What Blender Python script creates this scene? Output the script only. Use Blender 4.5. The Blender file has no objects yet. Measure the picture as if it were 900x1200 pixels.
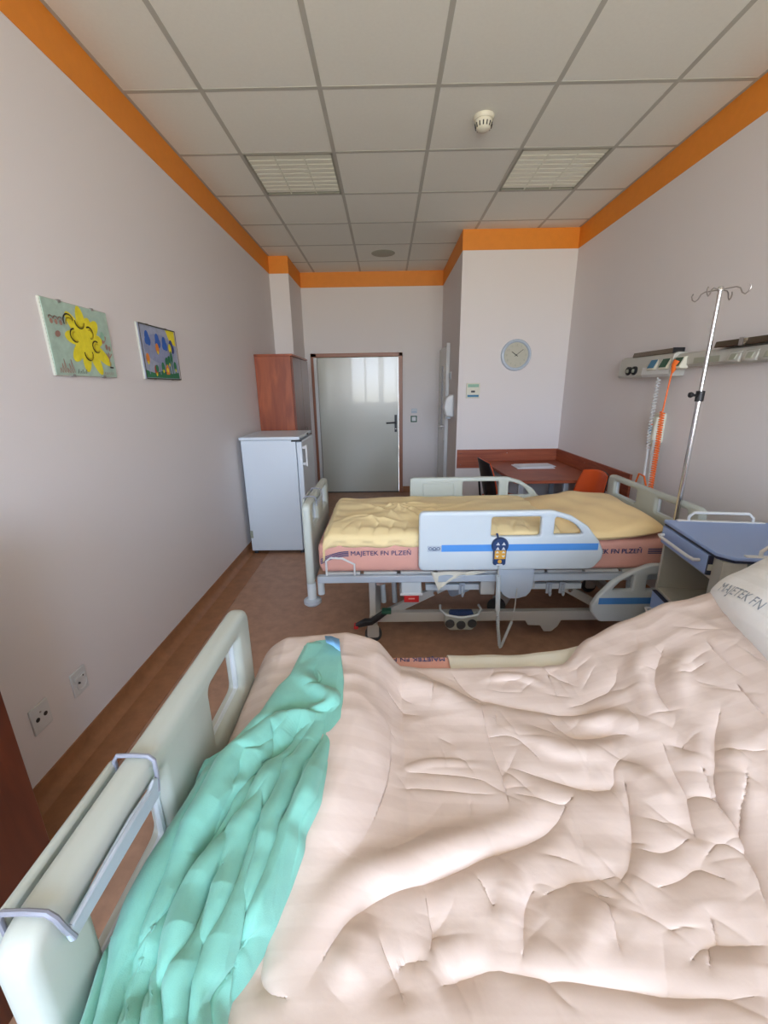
import bpy, bmesh, math, random
import numpy as np
from mathutils import Vector, Matrix
PI = math.pi
S = bpy.context.scene
C = S.collection
random.seed(4)

# ---------------------------------------------------------------- view
S.view_settings.view_transform = 'Standard'
S.view_settings.look = 'None'
S.view_settings.gamma = 1.0
S.view_settings.use_curve_mapping = False
S.view_settings.exposure = -0.05

# ---------------------------------------------------------------- materials
def nt(name):
    m = bpy.data.materials.new(name); m.use_nodes = True
    t = m.node_tree; b = t.nodes['Principled BSDF']
    return m, t, b
def mat(name, col, rough=.5, metal=0, bump=0, bscale=60, var=0, vscale=8, spec=.5, coat=0, sheen=0, trans=0, stretch=None):
    m, t, b = nt(name)
    b.inputs['Base Color'].default_value = (*col, 1)
    b.inputs['Roughness'].default_value = rough
    b.inputs['Metallic'].default_value = metal
    b.inputs['Specular IOR Level'].default_value = spec
    b.inputs['Coat Weight'].default_value = coat
    b.inputs['Sheen Weight'].default_value = sheen
    b.inputs['Transmission Weight'].default_value = trans
    if var or bump:
        tc = t.nodes.new('ShaderNodeTexCoord'); mp = t.nodes.new('ShaderNodeMapping')
        t.links.new(tc.outputs['Object'], mp.inputs[0])
        if stretch: mp.inputs['Scale'].default_value = stretch
    if var:
        n = t.nodes.new('ShaderNodeTexNoise'); n.inputs['Scale'].default_value = vscale; n.inputs['Detail'].default_value = 6
        n.inputs['Roughness'].default_value = .6
        t.links.new(mp.outputs[0], n.inputs['Vector'])
        r = t.nodes.new('ShaderNodeValToRGB')
        r.color_ramp.elements[0].position = .3; r.color_ramp.elements[1].position = .7
        r.color_ramp.elements[0].color = (*[c*(1-var) for c in col], 1)
        r.color_ramp.elements[1].color = (*[min(1, c*(1+var)) for c in col], 1)
        t.links.new(n.outputs[0], r.inputs[0]); t.links.new(r.outputs[0], b.inputs['Base Color'])
    if bump:
        n2 = t.nodes.new('ShaderNodeTexNoise'); n2.inputs['Scale'].default_value = bscale; n2.inputs['Detail'].default_value = 4
        t.links.new(mp.outputs[0], n2.inputs['Vector'])
        bp = t.nodes.new('ShaderNodeBump'); bp.inputs['Strength'].default_value = bump; bp.inputs['Distance'].default_value = .002
        t.links.new(n2.outputs[0], bp.inputs['Height']); t.links.new(bp.outputs[0], b.inputs['Normal'])
    return m
def wood(name, c1, c2, rough=.35, scale=(3, 3, .5), coat=.2):
    m, t, b = nt(name)
    tc = t.nodes.new('ShaderNodeTexCoord'); mp = t.nodes.new('ShaderNodeMapping'); mp.inputs['Scale'].default_value = scale
    n = t.nodes.new('ShaderNodeTexNoise'); n.inputs['Scale'].default_value = 4; n.inputs['Detail'].default_value = 8; n.inputs['Distortion'].default_value = 1.2
    r = t.nodes.new('ShaderNodeValToRGB'); r.color_ramp.elements[0].position = .35; r.color_ramp.elements[1].position = .68
    r.color_ramp.elements[0].color = (*c1, 1); r.color_ramp.elements[1].color = (*c2, 1)
    t.links.new(tc.outputs['Object'], mp.inputs[0]); t.links.new(mp.outputs[0], n.inputs['Vector'])
    t.links.new(n.outputs[0], r.inputs[0]); t.links.new(r.outputs[0], b.inputs['Base Color'])
    b.inputs['Roughness'].default_value = rough; b.inputs['Coat Weight'].default_value = coat; b.inputs['Coat Roughness'].default_value = .3
    return m
def striped_satin(name, c1, c2, period, axis=1, rough=(.5, .68)):
    m, t, b = nt(name)
    tc = t.nodes.new('ShaderNodeTexCoord'); sp = t.nodes.new('ShaderNodeSeparateXYZ')
    t.links.new(tc.outputs['UV'], sp.inputs[0])
    mu = t.nodes.new('ShaderNodeMath'); mu.operation = 'MULTIPLY'; mu.inputs[1].default_value = 1/period
    t.links.new(sp.outputs[axis], mu.inputs[0])
    pp = t.nodes.new('ShaderNodeMath'); pp.operation = 'PINGPONG'; pp.inputs[1].default_value = .5
    t.links.new(mu.outputs[0], pp.inputs[0])
    r = t.nodes.new('ShaderNodeValToRGB'); r.color_ramp.elements[0].position = .22; r.color_ramp.elements[1].position = .28
    r.color_ramp.elements[0].color = (*c1, 1); r.color_ramp.elements[1].color = (*c2, 1)
    t.links.new(pp.outputs[0], r.inputs[0]); t.links.new(r.outputs[0], b.inputs['Base Color'])
    mr = t.nodes.new('ShaderNodeMapRange'); mr.inputs['From Min'].default_value = .22; mr.inputs['From Max'].default_value = .28
    mr.inputs['To Min'].default_value = rough[0]; mr.inputs['To Max'].default_value = rough[1]
    t.links.new(pp.outputs[0], mr.inputs[0]); t.links.new(mr.outputs[0], b.inputs['Roughness'])
    n2 = t.nodes.new('ShaderNodeTexNoise'); n2.inputs['Scale'].default_value = 26; n2.inputs['Detail'].default_value = 5
    t.links.new(tc.outputs['UV'], n2.inputs['Vector'])
    bp = t.nodes.new('ShaderNodeBump'); bp.inputs['Strength'].default_value = .25; bp.inputs['Distance'].default_value = .004
    t.links.new(n2.outputs[0], bp.inputs['Height']); t.links.new(bp.outputs[0], b.inputs['Normal'])
    b.inputs['Sheen Weight'].default_value = .03; b.inputs['Specular IOR Level'].default_value = .25
    return m

M = {}
M['wall'] = mat('wall_paint', (.79, .745, .735), .7, bump=.12, bscale=180)
M['ceil'] = mat('ceiling_tile', (.86, .87, .79), .85, bump=.25, bscale=250, var=.015, vscale=60)
M['grid'] = mat('ceiling_grid_metal', (.50, .50, .44), .6)
M['orange'] = mat('orange_paint', (.82, .27, .02), .5, var=.03, vscale=20)
M['floor_a'] = mat('floor_vinyl_grey_brown', (.44, .245, .155), .45, var=.16, vscale=14, bump=.1, bscale=80)
M['floor_b'] = mat('floor_vinyl_red_brown', (.36, .16, .07), .48, var=.16, vscale=14)
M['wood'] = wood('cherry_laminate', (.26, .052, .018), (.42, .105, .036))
M['wood_h'] = wood('cherry_laminate_horizontal', (.26, .052, .02), (.40, .10, .038), rough=.5, coat=.05, scale=(.5, .5, 6))
M['wood_dk'] = wood('cherry_laminate_dark', (.13, .028, .012), (.22, .05, .02))
M['doorframe'] = mat('door_frame_paint', (.34, .145, .085), .4)
M['doorleaf'] = mat('door_leaf_laminate', (.56, .57, .50), .22, spec=.6, coat=.3)
M['fridge'] = mat('fridge_enamel', (.72, .79, .86), .3)
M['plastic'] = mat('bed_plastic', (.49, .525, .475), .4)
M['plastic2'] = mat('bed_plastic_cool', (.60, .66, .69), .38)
M['metalgrey'] = mat('bed_grey_metal', (.50, .50, .48), .4)
M['bluegrey'] = mat('bed_blue_grey', (.45, .51, .58), .4)
M['bluestripe'] = mat('blue_stripe', (.09, .30, .72), .4)
M['steel'] = mat('polished_steel', (.72, .72, .72), .14, metal=1)
M['dullsteel'] = mat('brushed_steel', (.45, .42, .40), .35, metal=1)
M['black'] = mat('black_plastic', (.012, .012, .014), .4)
M['dark'] = mat('dark_grey', (.05, .055, .06), .5)
M['green'] = mat('dark_green_plastic', (.01, .09, .05), .4)
M['red'] = mat('red_plastic', (.55, .02, .02), .4)
M['white'] = mat('white_plastic', (.68, .69, .69), .35)
M['cream'] = mat('cream_plastic', (.72, .70, .58), .45)
M['orangep'] = mat('orange_rubber', (.90, .17, .02), .4)
M['chair_o'] = mat('orange_chair_plastic', (.66, .085, .012), .4)
M['pink'] = mat('pink_sheet_cotton', (.72, .37, .30), .85, var=.04, vscale=6, bump=.2, bscale=60)
M['creamsheet'] = mat('cream_sheet_cotton', (.74, .70, .58), .85, bump=.3, bscale=60)
M['yellow'] = mat('yellow_duvet_cotton', (.86, .68, .36), .8, var=.03, vscale=5, bump=.35, bscale=45, sheen=.1)
M['yellow2'] = mat('yellow_pillow_cotton', (.86, .64, .32), .8, var=.03, vscale=5, bump=.35, bscale=45, sheen=.1)
M['duvet'] = striped_satin('striped_peach_satin', (.70, .57, .50), (.67, .54, .47), .052, 1)
M['pillow'] = striped_satin('striped_white_satin', (.90, .90, .88), (.86, .86, .84), .05, 0)
M['teal'] = mat('mint_fleece', (.21, .51, .42), .95, bump=.25, bscale=700, var=.05, vscale=30, sheen=.25, spec=.15)
M['blue_tag'] = mat('light_blue_label', (.22, .50, .85), .7)
M['ns_blue'] = mat('nightstand_blue', (.27, .38, .66), .4)
M['ns_grey'] = mat('nightstand_grey', (.44, .43, .37), .5)
M['ns_dark'] = mat('nightstand_edge', (.012, .02, .05), .5)
M['ink'] = mat('navy_ink', (.045, .06, .17), .7)
M['paper'] = mat('paper', (.72, .74, .80), .6)
M['amber'] = mat('amber_keypad', (.70, .36, .05), .45)
M['navy'] = mat('navy_keypad', (.02, .05, .14), .4)
M['glassblue'] = mat('door_glass_blue', (.12, .22, .33), .15)
M['bluelabel'] = mat('blue_label', (.04, .20, .35), .5)
M['clockface'] = mat('clock_face', (.52, .51, .42), .4)
M['clockrim'] = mat('clock_rim', (.52, .60, .70), .25)
M['louver'] = mat('louver_enamel', (.86, .88, .74), .25, spec=.6)
M['lamp_in'] = mat('lamp_housing', (.36, .37, .29), .5)
M['concrete'] = mat('side_wall_shade_paint', (.60, .50, .45), .7)

M['rail'] = mat('rail_paint', (.52, .51, .46), .4)
M['bronze'] = mat('bronze_lamp_strip', (.16, .13, .10), .25, metal=.8)
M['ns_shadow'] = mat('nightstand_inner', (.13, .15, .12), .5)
CHOP = .005
M['hook'] = mat('hook_wire', (.25, .26, .31), .4)
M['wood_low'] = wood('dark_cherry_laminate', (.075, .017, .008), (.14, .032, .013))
FOLD_GAIN = .85
TEAL_GAIN = 1.0
GROUND = (.74, .71, .60); SKYLOW = (.80, .90, 1.06); SKYMID = (.62, .80, 1.08); SKYTOP = (.42, .62, 1.0); SKY_STRENGTH = 20.5

# ---------------------------------------------------------------- mesh builder
class MB:
    def __init__(s): s.v = []; s.f = []; s.mi = []; s.m = 0
    def add(s, vs, fs):
        o = len(s.v); s.v += [tuple(p) for p in vs]
        for f in fs: s.f.append(tuple(i+o for i in f)); s.mi.append(s.m)
        return s
    def box(s, x0, x1, y0, y1, z0, z1):
        return s.add([(x0,y0,z0),(x1,y0,z0),(x1,y1,z0),(x0,y1,z0),(x0,y0,z1),(x1,y0,z1),(x1,y1,z1),(x0,y1,z1)],
                     [(0,3,2,1),(4,5,6,7),(0,1,5,4),(1,2,6,5),(2,3,7,6),(3,0,4,7)])
    def prism(s, pts, axis, a, b):
        """polygon pts in the two other axes, extruded a..b along axis"""
        n = len(pts)
        def P(p, t):
            return {'x': (t, p[0], p[1]), 'y': (p[0], t, p[1]), 'z': (p[0], p[1], t)}[axis]
        vs = [P(p, a) for p in pts] + [P(p, b) for p in pts]
        fs = [tuple(range(n)), tuple(range(2*n-1, n-1, -1))] + [(i, i+n, (i+1) % n+n, (i+1) % n) for i in range(n)]
        return s.add(vs, fs)
    def tube(s, path, r, seg=10, cap=True, closed=False):
        P = [Vector(p) for p in path]; n = len(P)
        rs = r if isinstance(r, (list, tuple)) else [r]*n
        T = []
        for i in range(n):
            if closed: d = P[(i+1) % n]-P[i-1]
            else: d = P[min(i+1, n-1)]-P[max(i-1, 0)]
            T.append(d.normalized())
        N = T[0].orthogonal().normalized(); vs = []
        for i in range(n):
            N = (N-T[i]*N.dot(T[i]))
            N = N.normalized() if N.length > 1e-6 else T[i].orthogonal().normalized()
            Bn = T[i].cross(N)
            for k in range(seg):
                a = 2*PI*k/seg; vs.append(P[i]+(N*math.cos(a)+Bn*math.sin(a))*rs[i])
        fs = []
        for i in range(n if closed else n-1):
            j = (i+1) % n
            for k in range(seg):
                fs.append((i*seg+k, i*seg+(k+1) % seg, j*seg+(k+1) % seg, j*seg+k))
        if cap and not closed:
            fs.append(tuple(range(seg-1, -1, -1))); fs.append(tuple((n-1)*seg+k for k in range(seg)))
        return s.add(vs, fs)
    def lathe(s, prof, c=(0,0,0), axis='z', seg=32):
        vs = []; n = len(prof)
        for r, h in prof:
            for k in range(seg):
                a = 2*PI*k/seg; x, y = r*math.cos(a), r*math.sin(a)
                p = {'z': (x, y, h), 'y': (x, h, y), 'x': (h, x, y)}[axis]
                vs.append((p[0]+c[0], p[1]+c[1], p[2]+c[2]))
        fs = [(i*seg+k, i*seg+(k+1) % seg, (i+1)*seg+(k+1) % seg, (i+1)*seg+k) for i in range(n-1) for k in range(seg)]
        fs.append(tuple(range(seg-1, -1, -1))); fs.append(tuple((n-1)*seg+k for k in range(seg)))
        return s.add(vs, fs)
    def build(s, name, mats, parent=None, bevel=0, smooth=None, seg=2, loc=None):
        me = bpy.data.meshes.new(name); me.from_pydata(s.v, [], s.f)
        mats = mats if isinstance(mats, (list, tuple)) else [mats]
        for m in mats: me.materials.append(M[m] if isinstance(m, str) else m)
        me.polygons.foreach_set('material_index', s.mi)
        bm = bmesh.new(); bm.from_mesh(me); bmesh.ops.recalc_face_normals(bm, faces=bm.faces[:]); bm.to_mesh(me); bm.free()
        o = bpy.data.objects.new(name, me); C.objects.link(o)
        if parent: o.parent = parent
        if loc: o.location = loc
        if smooth is None: smooth = bool(bevel)
        if smooth: shade(o)
        if bevel:
            b = o.modifiers.new('bevel', 'BEVEL'); b.width = bevel; b.segments = seg; b.limit_method = 'ANGLE'; b.angle_limit = math.radians(40)
            b.harden_normals = False
        return o
def shade(o, ang=40):
    o.data.shade_smooth()
    bm = bmesh.new(); bm.from_mesh(o.data)
    for e in bm.edges:
        if len(e.link_faces) == 2 and e.calc_face_angle(0) > math.radians(ang): e.smooth = False
    bm.to_mesh(o.data); bm.free()
def empty(name, loc, rz=0, label=None, cat=None, group=None):
    o = bpy.data.objects.new(name, None); C.objects.link(o); o.location = loc; o.rotation_euler = (0, 0, rz); o.empty_display_size = .1
    if label: o['label'] = label
    if cat: o['category'] = cat
    if group: o['group'] = group
    return o
def tag(o, label, cat=None, group=None, kind=None):
    o['label'] = label
    if cat: o['category'] = cat
    if group: o['group'] = group
    if kind: o['kind'] = kind
    return o
def struct(o): o['kind'] = 'structure'; return o
def B1(x0, x1, y0, y1, z0, z1): return MB().box(x0, x1, y0, y1, z0, z1)

def rpoly(pts, r, n=6):
    """round the corners of a polygon; r is one radius or a list"""
    out = []; N = len(pts); rr = r if isinstance(r, (list, tuple)) else [r]*N
    for i in range(N):
        p = Vector(pts[i]); a = (Vector(pts[i-1])-p); b = (Vector(pts[(i+1) % N])-p)
        rad = rr[i]
        if rad <= 0: out.append(tuple(p)); continue
        an = a.angle(b)/2
        d = min(rad/math.tan(an), a.length*.49, b.length*.49)
        A = p+a.normalized()*d; Bp = p+b.normalized()*d
        for k in range(n+1):
            t = k/n; q = A*(1-t)**2+p*2*t*(1-t)+Bp*t*t
            out.append(tuple(q))
    return out
def curve_mesh(splines, thick, bev):
    cu = bpy.data.curves.new('c', 'CURVE'); cu.dimensions = '2D'; cu.fill_mode = 'BOTH'
    cu.extrude = max(thick/2-bev, 0); cu.bevel_depth = bev; cu.bevel_resolution = 3; cu.offset = -bev
    for pts in splines:
        q_ = []
        for p in pts:
            if not q_ or math.hypot(p[0]-q_[-1][0], p[1]-q_[-1][1]) > 4e-4: q_.append(p)
        if math.hypot(q_[0][0]-q_[-1][0], q_[0][1]-q_[-1][1]) < 4e-4: q_.pop()
        pts = q_
        sp = cu.splines.new('POLY'); sp.points.add(len(pts)-1)
        for i, p in enumerate(pts): sp.points[i].co = (p[0], p[1], 0, 1)
        sp.use_cyclic_u = True
    o = bpy.data.objects.new('c', cu); C.objects.link(o)
    dg = bpy.context.evaluated_depsgraph_get(); dg.update()
    me = bpy.data.meshes.new_from_object(o.evaluated_get(dg))
    bpy.data.objects.remove(o)
    return me
def plate(name, splines, thick, bev, plane, at, m, parent=None):
    """plate with holes; plane 'xz' (thickness along y) or 'yz' (thickness along x) or 'xy'"""
    me = curve_mesh(splines, thick, bev)
    me.name = name
    me.transform({'xz': Matrix(((1,0,0,0),(0,0,1,0),(0,1,0,0),(0,0,0,1))),
                  'yz': Matrix(((0,0,1,0),(1,0,0,0),(0,1,0,0),(0,0,0,1))),
                  'xy': Matrix.Identity(4)}[plane])
    me.transform(Matrix.Translation(at))
    me.materials.clear(); me.materials.append(M[m])
    bm = bmesh.new(); bm.from_mesh(me); bmesh.ops.remove_doubles(bm, verts=bm.verts[:], dist=1e-5)
    bmesh.ops.recalc_face_normals(bm, faces=bm.faces[:]); bm.to_mesh(me); bm.free()
    o = bpy.data.objects.new(name, me); C.objects.link(o)
    if parent: o.parent = parent
    shade(o, 35)
    return o
def text(name, s, size, plane_x, plane_y, at, m, parent=None, sx=1.0, bold=.0):
    """flat lettering; plane_x = reading direction, plane_y = up direction"""
    cu = bpy.data.curves.new('t', 'FONT'); cu.body = s; cu.size = size; cu.extrude = .0006; cu.offset = bold
    o = bpy.data.objects.new('t', cu); C.objects.link(o)
    dg = bpy.context.evaluated_depsgraph_get(); dg.update()
    me = bpy.data.meshes.new_from_object(o.evaluated_get(dg)); bpy.data.objects.remove(o)
    X = Vector(plane_x).normalized(); Y = Vector(plane_y).normalized(); Z = X.cross(Y)
    m4 = Matrix(((X.x*sx, Y.x, Z.x, at[0]), (X.y*sx, Y.y, Z.y, at[1]), (X.z*sx, Y.z, Z.z, at[2]), (0, 0, 0, 1)))
    me.transform(m4); me.name = name
    me.materials.clear(); me.materials.append(M[m])
    o = bpy.data.objects.new(name, me); C.objects.link(o)
    if parent: o.parent = parent
    return o
def sines(x, y, seed, f, n=14, aniso=(1, 1)):
    r = np.random.RandomState(seed); z = np.zeros_like(x)
    for k in range(n):
        a = r.rand()*2*PI; q = f*(.6+.9*r.rand())
        wx, wy = q*math.cos(a)*aniso[0], q*math.sin(a)*aniso[1]
        z = z+np.sin(wx*x+wy*y+r.rand()*6.28+1.3*np.sin(.37*(wy*x-wx*y)+r.rand()*6))
    return z/math.sqrt(n)
def gridmesh(name, X, Y, Z, m, parent=None, uv=None, wrap=False):
    nu, nv = X.shape
    v = np.stack([X, Y, Z], -1).reshape(-1, 3)
    idx = np.arange(nu*nv).reshape(nu, nv)
    a, b, c, d = idx[:-1, :-1], idx[1:, :-1], idx[1:, 1:], idx[:-1, 1:]
    f = np.stack([a, b, c, d], -1).reshape(-1, 4)
    me = bpy.data.meshes.new(name)
    me.vertices.add(len(v)); me.vertices.foreach_set('co', v.ravel())
    me.loops.add(f.size); me.loops.foreach_set('vertex_index', f.ravel())
    me.polygons.add(len(f)); me.polygons.foreach_set('loop_start', np.arange(0, f.size, 4)); 
    me.update(calc_edges=True); me.validate()
    if uv is not None:
        l = me.uv_layers.new(name='UVMap'); U = np.stack(uv, -1).reshape(-1, 2)[f.ravel()]
        l.data.foreach_set('uv', U.ravel().astype(np.float32))
    me.materials.append(M[m] if isinstance(m, str) else m)
    me.shade_smooth()
    o = bpy.data.objects.new(name, me); C.objects.link(o)
    if parent: o.parent = parent
    return o
def solid(o, t, off=-1):
    s = o.modifiers.new('solid', 'SOLIDIFY'); s.thickness = t; s.offset = off; return o

# ---------------------------------------------------------------- camera (900 x 1200 frame)
cam_d = bpy.data.cameras.new('camera'); cam = bpy.data.objects.new('camera', cam_d); C.objects.link(cam)
cam_d.sensor_fit = 'HORIZONTAL'; cam_d.sensor_width = 36; cam_d.lens = 36*488.575/900; cam_d.clip_start = .02
R_ = Vector((0.999888, 0.004317, -0.014317)); U_ = Vector((0.012497, 0.284597, 0.958566)); F_ = Vector((-0.008213, 0.958637, -0.284511))
cam.matrix_world = Matrix(((R_.x, U_.x, -F_.x, 0), (R_.y, U_.y, -F_.y, 0), (R_.z, U_.z, -F_.z, 1.49), (0, 0, 0, 1)))
S.camera = cam

# ---------------------------------------------------------------- room shell
XL, XR, YE, YN, YB, HC = -1.325, 1.893, 6.08, 4.63, -3.0, 2.947
T = .12
fa = struct(MB().box(XL+.185, XR+T, YB-T, YE+T, -.06, 0).build('floor', 'floor_a'))
MB().box(XL-T, XL+.183, YB-T, YE+T, -.06, .0005).build('floor_border', 'floor_b', fa)
struct(B1(XL-T, XL, YB-T, YE+T, 0, HC+.1).build('wall_left', 'wall'))
struct(B1(XR, XR+T, YB-T, YN+T, 0, HC+.1).build('wall_right', 'wall'))
w = MB().box(XL-T, -.945, YE, YE+T, 0, HC+.1).box(.178, .763+T, YE, YE+T, 0, HC+.1).box(-.945, .178, YE, YE+T, 1.905, HC+.1)
struct(w.build('wall_end', 'wall'))
struct(B1(.768, XR, YN, YN+T, 0, HC+.1).build('wall_alcove', 'wall'))
struct(B1(.768, .768+T, YN+T, YE, 0, HC+.1).build('wall_entry', 'wall'))
struct(B1(XL, -1.104, 5.36, YE, 0, HC+.1).build('wall_column', 'wall'))
# window wall behind the camera
wins = [(-1.22, -.20), (-.12, .86), (.94, 1.82)]; zs0, zs1 = .98, 2.75
w = MB().box(XL, XR, YB-T, YB, 0, zs0).box(XL, XR, YB-T, YB, zs1, HC+.1)
xs = [XL]+[a for q in wins for a in q]+[XR]
for i in range(0, len(xs), 2): w.box(xs[i], xs[i+1], YB-T, YB, zs0, zs1)
struct(w.build('wall_window_side', 'wall'))
for i, (a, b) in enumerate(wins):
    f = MB(); q = .05
    f.box(a, a+q, YB-.09, YB-.03, zs0, zs1).box(b-q, b, YB-.09, YB-.03, zs0, zs1).box(a, b, YB-.09, YB-.03, zs0, zs0+q).box(a, b, YB-.09, YB-.03, zs1-q, zs1)
    f.box((a+b)/2-.03, (a+b)/2+.03, YB-.09, YB-.03, zs0, zs1)
    struct(f.build('window_%d' % (i+1), 'white', bevel=.004))
    struct(B1(a-.04, b+.04, YB-.02, YB+.16, zs0-.03, zs0).build('trim_%d' % (i+5), 'white', bevel=.004))
# ceiling: tiles and grid
GX, GY = .2846, 2.6266
xs = sorted(set([XL]+[GX+.6*k for k in range(-3, 4) if XL < GX+.6*k < XR]+[XR]))
ys = sorted(set([YB]+[GY+.6*k for k in range(-10, 7) if YB < GY+.6*k < YE]+[YE]))
t_ = MB(); lights = []
for i in range(len(xs)-1):
    for j in range(len(ys)-1):
        x0, x1, y0, y1 = xs[i], xs[i+1], ys[j], ys[j+1]
        if abs(y0-(GY+.6)) < .01 and (abs(x0-(GX-1.2)) < .01 or abs(x0-(GX+.6)) < .01): continue
        t_.box(x0+.004, x1-.004, y0+.004, y1-.004, HC+.0018, HC+.02)
ce = struct(t_.build('ceiling', 'ceil', bevel=.004))
B1(XL-.05, XR+.05, YB-.05, YE+.05, HC+.14, HC+.16).build('ceiling_slab', 'ceil', ce)
g = MB()
for x in xs[1:-1]: g.box(x-.012, x+.012, YB, YE, HC, HC+.012)
for y in ys[1:-1]: g.box(XL, XR, y-.012, y+.012, HC+.0005, HC+.0125)
g.box(XL, XL+.02, YB, YE, HC, HC+.012).box(XR-.02, XR, YB, YE, HC, HC+.012)
g.build('ceiling_grid', 'grid', ce)
# orange band under the ceiling
zb = 2.768; e = .004
struct(B1(XL, XL+e, YB, 5.36, zb, HC).build('trim_1', 'orange'))
struct(MB().box(XL, -1.104, 5.36-e, 5.36, zb, HC).box(-1.104, -1.104+e, 5.36-e, YE, zb, HC).box(-1.1, .768, YE-e, YE, zb, HC).build('trim_2', 'orange'))
struct(MB().box(.768-e, .768, YN-e, YE-e, zb, HC).box(.768, XR, YN-e, YN, zb, HC).build('trim_3', 'orange'))
struct(B1(XR-e, XR, YB, YN-e, zb, HC).build('trim_4', 'orange'))
# baseboards
cove = lambda: [(XL, 0), (XL+.045, 0), (XL+.02, .012), (XL+.006, .035), (XL+.005, .085), (XL, .087)]
struct(MB().prism([(a, b) for a, b in cove()], 'y', YB, 5.36).build('baseboard_left', 'floor_b', smooth=True))
struct(MB().box(XL, -1.104, 5.353, 5.36, 0, .085).box(-1.104, -1.097, 5.353, YE, 0, .085).box(-1.1, -1.03, YE-.007, YE, 0, .085).box(.235, .768, YE-.007, YE, 0, .085).build('baseboard_end', 'floor_b'))
struct(MB().box(.761, .768, YN-.007, YE-.007, 0, .085).box(.768, XR, YN-.007, YN, 0, .085).build('baseboard_alcove', 'floor_b'))
struct(B1(XR-.007, XR, YB, YN-.007, 0, .085).build('baseboard_right', 'floor_b'))
# far door
dl = struct(B1(-.943, .176, YE+.006, YE+.045, .01, 1.903).build('door_1', 'doorleaf', bevel=.003))
f = MB().box(-1.025, -.945, YE-.03, YE+.05, 0, 1.955).box(.178, .232, YE-.03, YE+.05, 0, 1.955).box(-1.025, .232, YE-.03, YE+.05, 1.905, 1.955)
f.build('door_frame', 'doorframe', dl, bevel=.006)
B1(-.943, .178, YE-.01, YE+.03, 0, .012).build('threshold', 'dark', dl)
B1(-.985, -.943, YE-.034, YE-.029, .03, 1.9).build('door_edge_strip', 'white', dl)
h = MB().box(.118, .152, YE-.006, YE+.006, .885, 1.125)
h.tube([(.135, YE-.004, 1.02), (.135, YE-.05, 1.02), (.12, YE-.055, 1.02), (.0, YE-.055, 1.015)], .011)
h.build('door_handle', 'dark', dl, bevel=.002)
MB().lathe([(.009, -.004), (.009, .004)], (.135, YE-.008, .93), 'y', 14).build('lock_cylinder', 'steel', dl)
# side door in the entry wall
d2 = struct(B1(.735, .766, 5.32, 6.03, .01, 1.97).build('door_2', 'cream_door' if 'cream_door' in M else 'doorleaf', bevel=.003))
B1(.7345, .7365, 5.62, 5.74, .95, 1.75).build('door_glass', 'glassblue', d2)
B1(.728, .7675, 5.295, 5.32, 0, 1.995).build('door_frame', 'white', d2, bevel=.003)
h = MB().box(.729, .736, 5.37, 5.41, .84, 1.1).tube([(.732, 5.39, 1.02), (.68, 5.39, 1.02), (.675, 5.41, 1.02), (.675, 5.51, 1.02)], .011)
h.build('door_handle', 'dullsteel', d2)
# ---------------------------------------------------------------- ceiling fittings
def lamp(x0, y0, label):
    L = empty('ceiling_light', (x0+.3, y0+.3, HC+.012), 0, label, 'ceiling light', 'recessed louvred lights')
    a = .29
    f = MB(); f.box(-a, a, -a, -a+.014, -.012, .08).box(-a, a, a-.014, a, -.012, .08).box(-a, -a+.014, -a, a, -.012, .08).box(a-.014, a, -a, a, -.012, .08).box(-a, a, -a, a, .08, .09)
    f.build('housing', 'lamp_in', L)
    for k in range(9):
        y = -a+.04+k*(2*a-.07)/8.5
        s = MB(); s.prism([(y-.006, .05), (y-.026, -.004), (y-.022, -.010), (y+.022, -.010), (y+.026, -.004), (y+.006, .05)], 'x', -a+.014, a-.014)
        s.build('louvre_blade', 'louver', L, smooth=True)
    for k in (-1, 1):
        B1(k*.097-.004, k*.097+.004, -a+.014, a-.014, -.013, .05).build('louvre_rib', 'louver', L)
    for k in (-.19, 0, .19):
        MB().tube([(k, -.27, .062), (k, .27, .062)], .008, 10).build('lamp_tube', 'white', L)
lamp(GX-1.2, GY+.6, 'square louvred ceiling light, off, nearer the left wall with the drawings')
lamp(GX+.6, GY+.6, 'square louvred ceiling light, off, nearer the right wall behind the smoke detector')
sd = empty('smoke_detector', (.571, 2.887, HC+.006), 0, 'round cream smoke detector with dark slots on the ceiling', 'smoke detector')
MB().lathe([(.058, 0), (.058, -.014), (.052, -.024)], seg=32).build('mounting_base', 'cream', sd, smooth=True)
MB().lathe([(.048, -.02), (.046, -.045), (.040, -.062), (.026, -.072), (.0, -.075)], seg=32).build('sensor_dome', 'cream', sd, smooth=True)
for k in range(14):
    a = 2*PI*k/14; b = MB(); c, s_ = math.cos(a), math.sin(a)
    b.tube([(.0475*c, .0475*s_, -.040), (.0425*c, .0425*s_, -.060)], .0035, 6); b.build('vent_slot', 'black', sd)
sp = MB().lathe([(.135, 0), (.133, -.008), (.12, -.012), (.0, -.013)], seg=40).build('ceiling_speaker', 'lamp_in', smooth=True, loc=(-.012, 5.335, HC+.008))
tag(sp, 'round flat grey ceiling speaker far down near the door', 'speaker')

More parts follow.
